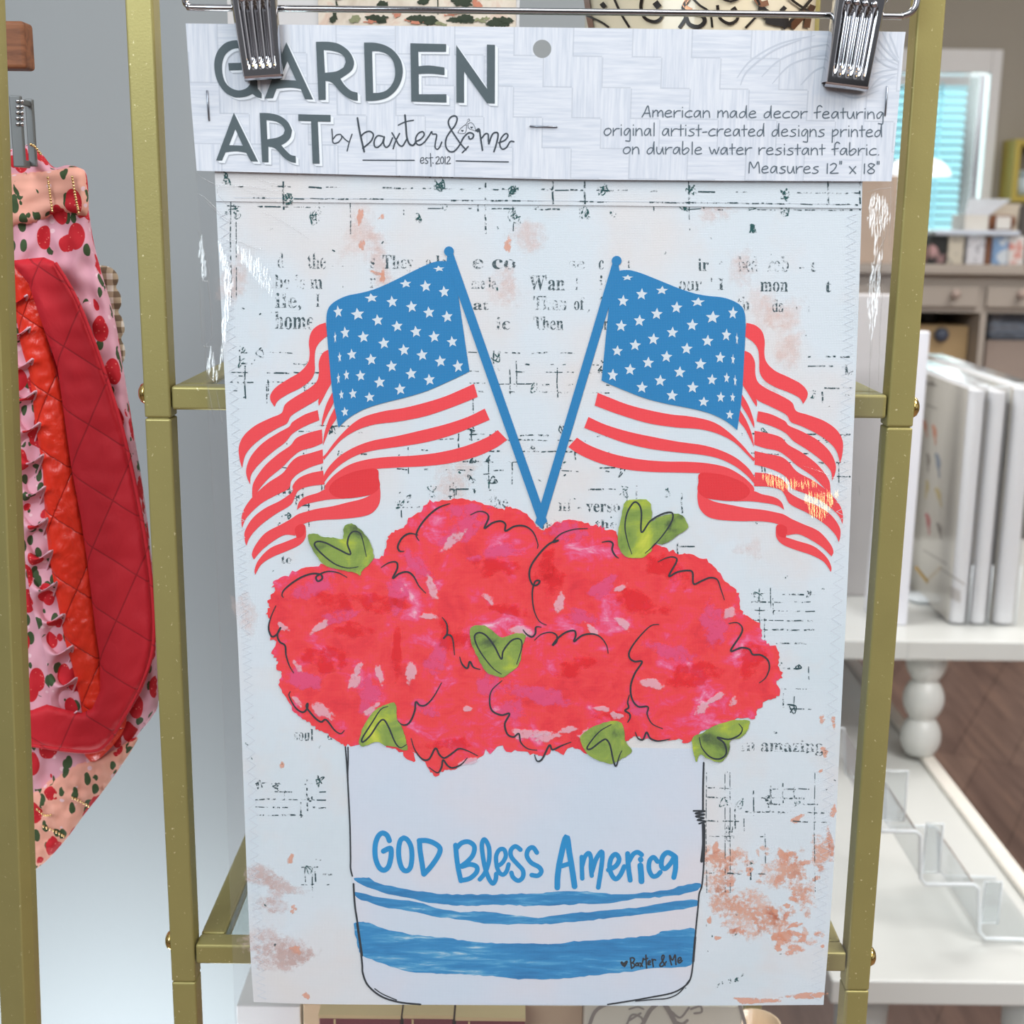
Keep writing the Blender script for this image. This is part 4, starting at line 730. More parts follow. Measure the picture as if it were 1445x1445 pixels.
# ------------------------------------------------------------------ clear bag (front film, back film, creases)
BL = [(264, 92), (270, 160), (276, 245), (283, 330), (287, 440), (292, 560), (300, 700), (310, 900), (322, 1200), (334, 1520)]
BR = [(1271, 95), (1267, 160), (1262, 245), (1262, 300), (1253, 480), (1245, 600), (1238, 800), (1222, 1000), (1208, 1200), (1191, 1520)]
def interp(E_, t):
    P = sm(E_, n=10); ys = [p[1] for p in P]; y = ys[0]+(ys[-1]-ys[0])*t
    return float(np.interp(y, ys, [p[0] for p in P])), y
from mathutils import noise as mnoise
def film_y(x, y, xl, xr):
    d = min(x-xl, xr-x); edge = max(0, 1-d/70); top = max(0, 1-(y-245)/160) if y > 245 else 0
    n = mnoise.noise(Vector((x*.035, y*.008, 3))); n2 = mnoise.noise(Vector((x*.02, y*.02, 9)))
    return -.0014-.0007*edge*n-.0003*top*n2-.0001*n2
b = MB(); NX, NY = 120, 150; vs = []
for j in range(NY+1):
    xl, y = interp(BL, j/NY); xr, _ = interp(BR, j/NY)
    for i in range(NX+1):
        t = .5-.5*math.cos(math.pi*i/NX); x = xl+(xr-xl)*t
        yy = film_y(x, y, xl, xr)
        if i in (0, NX): yy = .0002
        vs.append(at(x, y, yy))
b.add(vs, [(j*(NX+1)+i, j*(NX+1)+i+1, (j+1)*(NX+1)+i+1, (j+1)*(NX+1)+i) for j in range(NY) for i in range(NX)], 0, True)
b.add([v+Vector((0, .0018, 0)) if i % (NX+1) not in (0, NX) else v+Vector((0, .0016, 0)) for i, v in enumerate(vs)], [(j*(NX+1)+i, (j+1)*(NX+1)+i, (j+1)*(NX+1)+i+1, j*(NX+1)+i+1) for j in range(NY) for i in range(NX)], 0, True)
def ridge(pts, wd, h, mi=1, Y=-.0022):
    """a sharp fold standing proud of the film"""
    P = [Vector(p) for p in sm(pts, n=6)]; n = len(P); vs = []; K = 6
    for i, p in enumerate(P):
        t = (P[min(i+1, n-1)]-P[max(i-1, 0)]).normalized(); q = Vector((-t.y, t.x)); tp = .25+.75*math.sin(math.pi*min(1, max(0, i/(n-1))))
        for k in range(K+1):
            a = math.pi*k/K; o_ = p+q*(math.cos(a)*wd/2*tp); vs.append(at(o_.x, o_.y, Y-math.sin(a)*h*tp))
    b.add(vs, [(i*(K+1)+k, i*(K+1)+k+1, (i+1)*(K+1)+k+1, (i+1)*(K+1)+k) for i in range(n-1) for k in range(K)], mi, True)
def facet(pts, light, jit=.06, mi=1, cell=6, seed=1):
    """crinkled patch of film tilted so that it mirrors a lamp"""
    rr = random.Random(seed); xs = [p[0] for p in pts]; ys = [p[1] for p in pts]
    def inside(x, y):
        c_ = False
        for i in range(len(pts)):
            (x1_, y1_), (x2_, y2_) = pts[i], pts[i-1]
            if (y1_ > y) != (y2_ > y) and x < (x2_-x1_)*(y-y1_)/(y2_-y1_)+x1_: c_ = not c_
        return c_
    x = min(xs)
    while x < max(xs):
        y = min(ys)
        while y < max(ys):
            cx, cy = x+rr.uniform(-.3, .3)*cell, y+rr.uniform(-.3, .3)*cell
            if inside(cx, cy):
                p = at(cx, cy, -.0024); nrm = ((EYE-p).normalized()+(light-p).normalized()).normalized()
                nrm = (nrm+Vector((rr.uniform(-jit, jit), 0, rr.uniform(-jit, jit)))).normalized()
                a = nrm.cross(Vector((0, 0, 1))).normalized(); c_ = a.cross(nrm); s_ = cell*.00034*rr.uniform(.5, 1.0)
                k = rr.randint(3, 5); ph = rr.uniform(0, 6)
                b.add([p+a*(.45*s_*rr.uniform(.6, 1.2)*math.cos(ph+6.283*j/k))+c_*(2.2*s_*rr.uniform(.6, 1.2)*math.sin(ph+6.283*j/k)) for j in range(k)], [tuple(range(k))], mi)
            y += cell*.9
        x += cell*.9
Z1 = crop(240, 230, .25616); Z2 = crop(1060, 230, .3945)
for st, wd, h in (([(135, 45), (190, 90), (260, 120), (340, 122), (430, 127), (500, 140), (560, 152), (635, 150)], 2.2, .0004), ([(440, 70), (520, 100), (600, 120), (650, 125)], 1.5, .0003), ([(380, 140), (470, 165), (560, 200), (650, 245)], 1.6, .0003), ([(490, 265), (580, 300), (660, 345), (765, 418)], 1.8, .0003), ([(140, 165), (190, 190), (250, 250), (300, 300), (365, 330)], 2.0, .0004), ([(190, 205), (240, 255), (310, 320), (370, 333)], 1.8, .0003), ([(280, 430), (340, 425), (400, 440), (470, 470), (510, 470)], 2.2, .0004),
                  ([(150, 370), (190, 480), (215, 600), (210, 650), (225, 800), (228, 960), (180, 1010)], 2.4, .0005), ([(165, 640), (190, 650), (215, 655)], 2, .0004), ([(180, 1010), (205, 1012), (230, 1015)], 2, .0004), ([(165, 640), (170, 800), (178, 1000)], 2.4, .0005), ([(195, 1030), (200, 1120), (215, 1180), (245, 1205)], 3.2, .0006), ([(230, 1040), (245, 1120), (265, 1200)], 2.4, .0004), ([(205, 1220), (225, 1320), (245, 1440)], 2.2, .0004), ([(255, 1250), (275, 1370), (290, 1440)], 2, .0003), ([(300, 100), (260, 150), (285, 200), (350, 260)], 1.4, .0003)):
    ridge(Z1(st), wd, h)
for st, wd, h in (([(415, 105), (450, 95), (500, 88)], 2, .0004), ([(430, 120), (460, 180), (470, 300), (455, 420), (440, 500), (430, 700)], 3, .0006), ([(490, 150), (480, 260), (450, 330), (440, 400)], 2.4, .0005), ([(500, 65), (498, 180), (492, 300)], 2.4, .0005), ([(410, 440), (440, 420), (470, 400)], 2, .0004), ([(475, 420), (462, 560), (455, 800)], 2, .0004), ([(430, 560), (425, 700), (420, 860)], 1.6, .0004), ([(190, 1085), (250, 1105), (310, 1130), (385, 1138)], 1.3, .0003), ([(240, 1170), (290, 1200), (300, 1180)], 1.3, .0003), ([(265, 1270), (290, 1240), (312, 1185)], 1.3, .0003), ([(385, 1150), (388, 1190)], 1.5, .0003)):
    ridge(Z2(st), wd, h)
facet(Z1([(262, 430), (300, 500), (330, 560), (350, 640), (335, 740), (318, 860), (300, 1000), (285, 1130), (272, 1130), (285, 900), (300, 740), (300, 600), (275, 520)]), DAY, .07, 2, 4, 1)
facet(Z1([(350, 450), (400, 470), (520, 560), (580, 700), (560, 720), (470, 640), (390, 530)]), DAY, .15, 2, 4, 2)
facet(Z1([(205, 1030), (235, 1060), (265, 1190), (240, 1210), (200, 1130)]), DAY, .05, 2, 5, 3)
facet(Z1([(165, 390), (190, 480), (200, 640), (180, 640), (160, 500)]), DAY, .12, 2, 5, 4)
facet(Z2([(430, 110), (480, 130), (500, 200), (470, 240), (445, 300), (415, 200)]), DAY, .10, 2, 4, 5)
facet(Z2([(440, 300), (470, 320), (455, 520), (430, 640), (415, 500)]), DAY, .13, 2, 4, 6)
facet(Z2([(35, 1115), (90, 1118), (145, 1140), (230, 1140), (250, 1155), (120, 1165), (60, 1150)]), WARM, .015, 2, 4, 7)
facet(Z2([(195, 1180), (290, 1185), (310, 1180), (285, 1235), (255, 1275), (215, 1265), (190, 1200)]), WARM, .015, 2, 4, 8)
M['glint'] = film_mat('clear_film_glint', 0.02, 1.4, 0.14)
obj('clear_bag', b, [M['film'], M['crease'], M['glint']], flag, label='clear cellophane bag with creased edges')
# ------------------------------------------------------------------ clip hanger
YH = 0.004
hg0 = at(765, -120, YH)
hang = thing('clip_hanger', hg0, 'chrome wire hanger with two ribbed clips gripping the card of the flag', 'hanger')
b = MB()
wl = [(268, -150), (262, -40), (261, -2), (266, 8), (278, 10.5)]; wr = [(1255, 23), (1275, 22), (1288, 15), (1294, 0), (1297, -40), (1300, -150)]
b.tube([at(x, y, YH) for x, y in sm(wl+[(420, 12.3), (760, 16), (1100, 20.3)]+wr, n=6)], .00155, 12)
tl, tr = at(268, -150, YH), at(1300, -150, YH); mid = (tl+tr)/2+Vector((0, 0, .045))
b.tube([tl, mid, tr], .00155, 10)
b.tube([mid, mid+Vector((0, 0, .03)), mid+Vector((.004, 0, .045)), mid+Vector((.014, .004, .055)), mid+Vector((.018, .010, .050)), mid+Vector((.016, .014, .042))], .0017, 10)
obj('hanger_wire', b, M['chrome'], hang)
def clip(pt, pb, wt, wb, yaw):
    """ribbed spring clip: front plate with four ribs, side walls, lip, rear jaw"""
    yf = -.0105
    T, B_ = at(*pt, yf), at(*pb, yf); H = (T-B_).length; zdir = (T-B_).normalized()
    R_ = Matrix.Rotation(yaw, 3, 'Z'); xd = R_ @ Vector((1, 0, 0)); xd = (xd - zdir*xd.dot(zdir)).normalized(); yd = zdir.cross(xd)
    wT, wB = wt, wb
    def P(u, v, d): # u -1..1 across, v 0..1 up, d depth behind the front face
        return B_ + zdir*(v*H) + xd*(u*(wB+(wT-wB)*v)/2) + yd*d
    c = thing_part(hang, 'clip'); cb = MB()
    # corrugated front plate
    NU, NV = 64, 24
    def d(u, v):
        k = (u+.78)/1.56
        if 0 < k < 1 and .09 < v < .62:
            s_ = abs(math.sin(math.pi*4*k)); e_ = min(1, (v-.09)/.03, (.62-v)/.03)
            return (.0016*(1-s_**1.4))*e_
        return 0.0
    vs = [P(-1+2*i/NU, j/NV*1.0, d(-1+2*i/NU, j/NV)) for j in range(NV+1) for i in range(NU+1)]
    cb.add(vs, [(j*(NU+1)+i, j*(NU+1)+i+1, (j+1)*(NU+1)+i+1, (j+1)*(NU+1)+i) for j in range(NV) for i in range(NU)], 0, True)
    # rolled side walls and bottom lip
    for sgn in (-1, 1):
        prof = [(0, 0), (.35, .0004), (.75, .0014), (1.0, .003), (1.05, .0055), (1.05, .0078)]
        vs = []
        for j in range(13):
            for o_, dp in prof:
                p = P(sgn, j/12, dp) + xd*(sgn*o_*.0012); vs.append(p)
        n = len(prof); cb.add(vs, [(j*n+i, j*n+i+1, (j+1)*n+i+1, (j+1)*n+i) if sgn > 0 else (j*n+i, (j+1)*n+i, (j+1)*n+i+1, j*n+i+1) for j in range(12) for i in range(n-1)], 0, True)
    vs = []
    lip = [(0, 0), (.001, -.0012), (.0028, -.0018), (.0046, -.0016), (.0062, -.0010), (.0078, -.0008)]
    for i in range(9):
        for dp, dz in lip: vs.append(P(-1.06+2.12*i/8, 0, dp)+zdir*dz)
    n = len(lip); cb.add(vs, [(i*n+k, i*n+k+1, (i+1)*n+k+1, (i+1)*n+k) for i in range(8) for k in range(n-1)], 0, True)
    obj('front_jaw', cb, M['chrome'], hang_part(c))
    nb_ = MB()
    for k in range(4):
        u = -.585+k*.39
        nb_.lathe(P(u, .655, .0002), [(.0015, 0), (.0013, -.0006), (.0008, -.0011), (.0002, -.0013)], 12, 0, 'Y')
    for u in (-.62, .05):
        nb_.box(P(u+.28, .74, 0), (.0026, .0007, .0016), Matrix((xd, yd, zdir)).transposed())
    obj('rivet_dimples', nb_, M['chrome'], c)
    rj = MB()
    rj.box((P(0, .5, .0105)+P(0, .5, .0105))/2 + yd*.0045, ((wt+wb)/4, .0005, H*.48), Matrix((xd, yd, zdir)).transposed())
    obj('rear_jaw', rj, M['chrome'], c, .0004)
    sp = MB(); q = P(1.25, .93, .012)
    sp.tube([q+yd*(.0075*math.cos(a))+zdir*(.0105*math.sin(a))+xd*(.0006*a/6.28-.001) for a in np.linspace(0, 12.6, 40)], .0011, 8)
    obj('spring', sp, M['chrome'], c)
def thing_part(parent, name):
    o = bpy.data.objects.new(name, None); C.objects.link(o); o.empty_display_size = .02
    o.parent = parent; o.matrix_parent_inverse = Matrix.Translation(parent.location).inverted(); return o
def hang_part(c): return c
clip((351, -62), (371, 106), .0196, .0158, .16); clip((1226, -58), (1196, 119), .0210, .0184, -.02)

# ------------------------------------------------------------------ gold etagere behind the flag
YR = 0.014; PW = 0.0131; RB = YR+.27
pl = at(204, 590, YR); pr = at(1251, 608, YR); XL0, XR0 = pl.x, pr.x
zl = pl.z
rack = thing('etagere', ((XL0+XR0)/2, YR+.13, 0), 'gold powder-coated metal shelf rack with slim square posts standing behind the flag', 'shelf rack')
for x in (XL0, XR0):
    for y in (YR, RB):
        b = MB()
        b.boxmm((x, y, 0), (x+PW, y+PW, ZC-.4395+.030)); b.boxmm((x, y, ZC-.4395+.0304), (x+PW, y+PW, zl-.0002)); b.boxmm((x, y, zl+.0002), (x+PW, y+PW, 2.0))
        b.boxmm((x+.001, y+.001, .01), (x+PW-.001, y+PW-.001, 1.99))
        po = obj('post', b, M['gold'], rack, .0011)
        if y == YR:
            sgn = -1 if x == XL0 else 1; xf = x if sgn < 0 else x+PW
            for zz in (at(197, 557, YR).z if sgn < 0 else at(1297, 577, YR).z, at(241, 1335, YR).z if sgn < 0 else at(1230, 1358, YR).z):
                s_ = MB(); s_.lathe((xf, y+PW/2, zz), [(.0054, 0), (.0053, sgn*.0012), (.0045, sgn*.0026), (.0028, sgn*.0036), (.0008, sgn*.004)], 24, 0, 'X')
                obj('screw_cap', s_, M['brass'], po)
zu = (at(240, 545, YR).z, at(240, 578.5, YR).z); zd = (at(285, 1334, YR).z, at(285, 1361, YR).z)
for (zt, zb) in (zu, zd, (.56, .548), (1.93, 1.918), (.12, .108)):
    b = MB(); b.boxmm((XL0+PW+.0006, YR+.0003, zb), (XR0-.0006, YR+PW-.0006, zt)); obj('shelf_rail', b, M['gold'], rack, .0014)
    b = MB(); b.boxmm((XL0+PW+.0006, RB, zb), (XR0-.0006, RB+PW-.0006, zt)); obj('shelf_rail', b, M['gold'], rack, .0014)
    for x in (XL0+PW+.0008, XR0-PW-.0008):
        b = MB(); b.boxmm((x, YR+PW+.0004, zb), (x+PW, RB-.0004, zt)); obj('shelf_rail', b, M['gold'], rack, .0014)
    b = MB(); b.boxmm((XL0+PW+.014, YR+PW+.002, zt-.007), (XR0-.014, RB-.002, zt-.002)); obj('glass_shelf', b, M['glass'], rack)
ZU, ZD, ZL = zu[0]-.002, zd[0]-.002, .558

# --- things standing on the rack
def f_print(t):
    v = pos(t); a = noise(t, v, 60, 4, .6, .6); c = noise(t, pos(t, (1, 1, .7)), 34, 4, .6, .4)
    base = ramp(t, a, [(.35, srgb(206, 190, 172)), (.55, srgb(226, 214, 198)), (.7, srgb(214, 178, 158))])
    return base
def pm(name, fn, rough=.6):
    mt, t, p = mat(name); t.links.new(fn(t), p.inputs['Base Color']); p.inputs['Roughness'].default_value = rough; return mt
M['print'] = pm('sepia_print_paper', f_print); M['foliage_ink'] = simple('dark_foliage_ink', srgb(52, 62, 46), .8, vary=.3, vscale=120); M['rust_ink'] = simple('rust_blossom_ink', srgb(196, 128, 104), .8, vary=.25, vscale=120); M['sage_ink'] = simple('sage_ink', srgb(142, 144, 110), .8, vary=.2, vscale=120)
M['paper'] = simple('cream_paper', srgb(226, 222, 216), .7, vary=.03); M['mat_white'] = simple('white_mount_board', srgb(214, 212, 212), .7, vary=.02)
YP = .15
def slab(b, px0, px1, zlo, zhi, Y, th, mi=0, py=20): # upright board between two pixel columns (measured at row py)
    b.boxmm((at(px0, py, Y).x, Y, zlo), (at(px1, py, Y).x, Y+th, zhi), mi)
art = thing('botanical_print', (at(585, 20, YP).x, YP, ZU), 'sepia botanical print with dark shrubs in a cream mount, standing behind the hanger wire', 'art print')
b = MB(); slab(b, 321, 733, ZU, ZC+.155, YP, .003); obj('mount_board', b, M['mat_white'], art)
b = MB(); slab(b, 449, 728, ZU+.03, ZC+.15, YP-.0008, .0006); sh = obj('printed_sheet', b, M['print'], art)
b = MB(); R = random.Random(21); yy = YP-.0011
def patch(cx, cy, rx, ry, mi, k=6):
    for _ in range(k):
        x, y = cx+R.uniform(-rx, rx)*.6, cy+R.uniform(-ry, ry)*.6
        b.poly(rough([(x+rx*.5*math.cos(a), y+ry*.5*math.sin(a)) for a in np.linspace(0, 6.283, 14, endpoint=False)], 2, 1.6, R), yy-R.random()*.0004, mi)
for a in ((473, 26, 8, 5, 0, 5), (473, 15, 4, 14, 0, 3), (500, 27, 9, 6, 2, 5), (530, 26, 18, 6, 0, 7), (540, 4, 10, 6, 0, 5), (522, 30, 12, 3, 1, 3), (600, 3, 12, 6, 0, 6), (596, 28, 22, 7, 0, 9), (585, 30, 14, 4, 1, 4), (650, 26, 20, 7, 0, 8), (648, 3, 18, 6, 0, 7), (640, 20, 16, 3, 1, 4), (680, 28, 10, 5, 2, 4), (674, 6, 8, 8, 1, 4), (705, 31, 20, 7, 0, 9), (560, 20, 10, 5, 1, 4), (618, 34, 12, 3, 2, 3), (480, -10, 10, 12, 0, 4), (590, -20, 30, 16, 0, 9), (650, -30, 30, 16, 0, 8), (690, -10, 10, 14, 1, 4)): patch(*a)
b.stroke([(617, -40), (618, 20)], 1.6, yy-.0005, 0, False)
obj('printed_shrubs', b, [M['foliage_ink'], M['rust_ink'], M['sage_ink']], sh)

YB = .17
jx0, jx1 = at(824, 25, YB).x, at(1148, 25, YB).x; jr = (jx1-jx0)/2; jc = Vector(((jx0+jx1)/2, YB, ZU))
M['jar'] = simple('cream_glaze', srgb(222, 208, 180), .25, vary=.06, vscale=25, coat=.4); M['black_glaze'] = simple('black_glaze_line', srgb(34, 28, 24), .25, vary=.1); M['copper'] = metal('copper_lustre', srgb(176, 128, 100), .22)
pot_ = thing('painted_pot', jc, 'round cream pot painted with black squiggles and copper edges behind the hanger wire', 'pot')
b = MB(); hj = ZC+.19-ZU
b.lathe(jc, [(jr*.6, 0), (jr*.86, .02), (jr*.97, .09), (jr, .15), (jr*.99, hj*.78), (jr*.92, hj*.93), (jr*.88, hj), (jr*.83, hj), (jr*.85, hj*.9), (jr*.9, .03), (0.001, .025)], 64); pbody = obj('pot_body', b, M['jar'], pot_)
def on_jar(px, py, o_):
    d = ray(px, py).normalized(); p = EYE+Vector((0, 0, 0)); A = Vector((d.x, d.y)); Q = Vector((EYE.x-jc.x, EYE.y-jc.y)); rr = jr*1.0+o_
    a_ = A.dot(A); b_ = 2*A.dot(Q); c_ = Q.dot(Q)-rr*rr; q = b_*b_-4*a_*c_
    t_ = (-b_-math.sqrt(max(q, 0)))/(2*a_); return EYE+d*t_
def jstroke(bm, pts, wd, mi=0):
    P = [Vector(p) for p in sm(pts, n=6)]; n = len(P); L_ = []; R_ = []
    for i, p in enumerate(P):
        t_ = (P[min(i+1, n-1)]-P[max(i-1, 0)]).normalized(); q = Vector((-t_.y, t_.x))*wd/2
        L_.append(on_jar(*(p+q), .0006)); R_.append(on_jar(*(p-q), .0006))
    bm.add(L_+R_, [(i, i+1, n+i+1, n+i) for i in range(n-1)], mi)
b = MB(); ZJ = crop(800, 0, .35986)
for st, wd in (([(75, 60), (110, 75), (140, 90), (165, 108)], 3), ([(185, -5), (210, 50), (245, 108)], 3.4), ([(295, -10), (290, 30), (305, 70), (340, 85), (365, 75), (375, 55)], 4.6), ([(345, 8), (362, 30)], 9), ([(135, 12), (150, 30)], 7), ([(440, 110), (470, 60), (455, 30), (480, -5)], 5), ([(465, 60), (480, 95), (515, 105), (540, 85), (530, 60), (500, 55)], 6), ([(490, -10), (520, 20), (560, 50), (570, 108)], 3.2), ([(590, 20), (600, 70), (635, 92), (665, 80), (672, 55)], 4.4), ([(650, 30), (660, 45)], 8), ([(700, 110), (745, 60), (755, 20), (740, -10)], 3.4), ([(755, 35), (780, 55), (820, 75), (870, 80)], 14), ([(780, 80), (830, 92), (880, 95)], 8), ([(850, 112), (890, 70), (930, 30), (960, -5)], 4.4), ([(842, 30), (855, 42)], 9), ([(870, -10), (910, 20), (950, 45)], 3.6), ([(600, -10), (640, 5), (680, -8)], 3.4), ([(250, -20), (300, -60), (400, -70)], 4), ([(700, -40), (800, -60), (860, -20)], 4)):
    jstroke(b, ZJ(st), wd)
obj('painted_squiggles', b, M['black_glaze'], pbody)
b = MB()
for st, wd in (([(75, -10), (80, 20), (85, 60), (95, 108)], 8), ([(965, 20), (950, 60), (940, 108)], 9), ([(740, -10), (760, 15), (790, 10)], 8), ([(880, 108), (915, 70), (945, 40)], 10), ([(480, -10), (460, 20), (490, 40)], 5)):
    jstroke(b, ZJ(st), wd)
obj('copper_edging', b, M['copper'], pbody)

# --- things on the shelf below, just showing under the flag
M['maroon'] = simple('maroon_leatherette', srgb(122, 36, 52), .4, vary=.12, vscale=50); M['tan_page'] = simple('tan_page_edge', srgb(214, 186, 146), .7, vary=.1, vscale=90); M['goldleaf'] = simple('tan_gold_trim', srgb(226, 196, 146), .5, vary=.06)
Y0 = .10
def zat(py, Y): return at(722, py, Y).z
maroon = [(449, 566, 1437), (568, 640, 1436), (642, 742, 1438)]
for k, (a, c, yt) in enumerate(maroon):
    zt = zat(yt, Y0); x0, x1 = at(a, 1440, Y0).x, at(c, 1440, Y0).x
    t_ = thing('maroon_box', ((x0+x1)/2, Y0, ZL), ('maroon box with gold trim lowest left beneath the flag hem', 'maroon box with gold trim, the middle of three beneath the flag hem', 'maroon box with gold trim, right of three beneath the flag hem')[k], 'box', 'maroon boxes beneath the flag')
    b = MB(); b.boxmm((x0+.0006, Y0, ZL), (x1-.0006, Y0+.09, zt)); obj('box_body', b, M['maroon'], t_, .0008)
    b = MB(); b.boxmm((x0+.0002, Y0-.0006, zt-.0012), (x1-.0002, Y0+.091, zt+.0012)); obj('gold_trim', b, M['goldleaf'], t_)
    b = MB(); b.boxmm(((x0*.8+x1*.2)-.0006, Y0-.0006, ZL), ((x0*.8+x1*.2)+.0006, Y0, zt-.002)); obj('gold_stripe', b, M['goldleaf'], t_)
Y1 = .195
def board(name, a, c, yt, Y, th, m_, label, cat, py=1430):
    x0, x1 = at(a, py, Y).x, at(c, py, Y).x; b = MB(); b.boxmm((x0, Y, ZL), (x1, Y+th, zat(yt, Y))); return tag(obj(name, b, m_, None, .0008), label, cat), (x0, x1)
board('tan_book', 428, 735, 1420, Y1, .03, M['tan_page'], 'tan bound book standing behind the maroon boxes', 'book')
board('kraft_box', 740, 822, 1418, .12, .06, simple('kraft_card', srgb(206, 176, 146), .7, vary=.08), 'kraft cardboard box right of the maroon boxes', 'box')
script, (sx0, sx1) = board('script_print_bag', 824, 1048, 1416, .11, .07, simple('cream_bag_paper', srgb(224, 216, 200), .6, vary=.05), 'cream paper bag printed with grey loops and letters below the flag', 'gift bag')
b = MB()
for st, wd in (([(832, 1446), (842, 1425), (868, 1412)], 5), ([(905, 1450), (918, 1425), (935, 1412)], 6), ([(935, 1412), (946, 1430), (956, 1450)], 7), ([(1044, 1418), (1050, 1440), (1056, 1470)], 5), ([(885, 1445), (892, 1432), (905, 1436), (908, 1446)], 3), ([(888, 1440), (904, 1430)], 3), ([(948, 1428), (960, 1436), (972, 1422)], 3), ([(950, 1440), (962, 1445), (970, 1440)], 4), ([(975, 1424), (988, 1420), (990, 1428), (980, 1430)], 3), ([(888, 1424), (900, 1421), (908, 1424)], 2.4)):
    b.stroke(st, wd, .1097, 0)
obj('printed_loops', b, simple('grey_loop_print', srgb(150, 140, 134), .7, vary=.1), script)
board('white_card_box', 334, 424, 1424, .20, .05, simple('white_card', srgb(228, 226, 226), .6, vary=.03), 'plain white box at the left end of the low shelf', 'box')
cand = thing('glass_tealight', at(1066, 1450, .16), 'small amber tealight glass glowing at the right below the flag', 'candle')
cand.location.z = ZL; cc = cand.location.copy()
b = MB(); b.lathe(cc, [(.016, 0), (.017, .03), (.017, zat(1439, .16)-ZL), (.0155, zat(1439, .16)-ZL), (.0155, .004)], 24, cap=False); obj('amber_glass', b, simple('amber_glass', srgb(232, 206, 172), .1, vary=.05), cand)

# ------------------------------------------------------------------ left: outer upright, wooden rail end, hanging textiles
YO = .03
def lean_post(name, right, near, Y, m_, label, cat):
    """upright seen corner-on: its right edge and its nearest corner given as (pixel x at the top, at the bottom)"""
    vs = []
    L_ = []
    for (xt, xb), y_ in ((right, Y), (near, Y-.012)):
        a, c = at(xt, 0, y_), at(xb, 1445, y_); k = (a-c)/((a-c).z); L_.append((c-k*c.z, a+k*(2.0-a.z)))
    for e_ in (0, 1):
        r_, n_ = L_[0][e_], L_[1][e_]; l_ = n_+Vector((-.018, .011, 0)); vs += [r_, n_, l_, r_+(l_-n_)]
    b = MB(); b.add(vs, [(0, 1, 2, 3), (7, 6, 5, 4), (0, 4, 5, 1), (1, 5, 6, 2), (2, 6, 7, 3), (3, 7, 4, 0)]); return tag(obj(name, b, m_, None, .0012), label, cat)
lean_post('garment_rack_upright', (8.6, 59.7), (-17, 35), YO, M['gold'], 'gold square upright of the garment rack cut by the left edge of the photo', 'rack upright')
M['wood'] = pm('warm_brown_wood', lambda t: ramp(t, noise(t, pos(t, (1, 6, 6)), 30, 4, .6, .5), [(.35, srgb(112, 66, 40)), (.6, srgb(150, 94, 60))]))
b = MB(); p0, p1 = at(-60, 28, .10), at(37, 97, .10); b.boxmm((p0.x, .10, p1.z), (p1.x, .115, p0.z)); rail = tag(obj('wooden_rail', b, M['wood'], None, .002), 'square end of a brown wooden rail at the upper left', 'wooden rail')

def dress_mat(name, base):
    mt, t, p = mat(name); v = pos(t); vd = pos(t, (1, 1, .62), (0, .35, 0))
    wob = noise(t, v, 60, 2)
    vr = N(t, 'TexVoronoi'); vr.inputs['Scale'].default_value = 88; vr.inputs['Randomness'].default_value = .9; t.links.new(vd, vr.inputs['Vector'])
    berry = mth(t, 'LESS_THAN', vr.outputs['Distance'], .41)
    vl = N(t, 'TexVoronoi'); vl.inputs['Scale'].default_value = 150; t.links.new(pos(t, (1, 1, .55), (0, -.6, 0)), vl.inputs['Vector'])
    leaf = mth(t, 'MULTIPLY', mth(t, 'LESS_THAN', vl.outputs['Distance'], .34), mth(t, 'GREATER_THAN', noise(t, v, 55, 2), .40))
    vf = N(t, 'TexVoronoi'); vf.inputs['Scale'].default_value = 130; t.links.new(v, vf.inputs['Vector']); fl = mth(t, 'LESS_THAN', vf.outputs['Distance'], .18)
    c = mixc(t, fl, base, srgb(246, 206, 214)); c = mixc(t, leaf, c, srgb(62, 84, 50))
    seed = N(t, 'TexVoronoi'); seed.inputs['Scale'].default_value = 420; t.links.new(v, seed.inputs['Vector'])
    red = mixc(t, mth(t, 'LESS_THAN', seed.outputs['Distance'], .18), srgb(206, 30, 44), srgb(236, 120, 110))
    c = mixc(t, berry, c, red)
    t.links.new(c, p.inputs['Base Color']); p.inputs['Roughness'].default_value = .8
    return mt
M['dress'] = dress_mat('strawberry_print_cotton', srgb(232, 172, 188)); M['dress2'] = dress_mat('warm_lit_strawberry_print_cotton', srgb(246, 178, 158))  # the peach copy carries warm light in its base colour
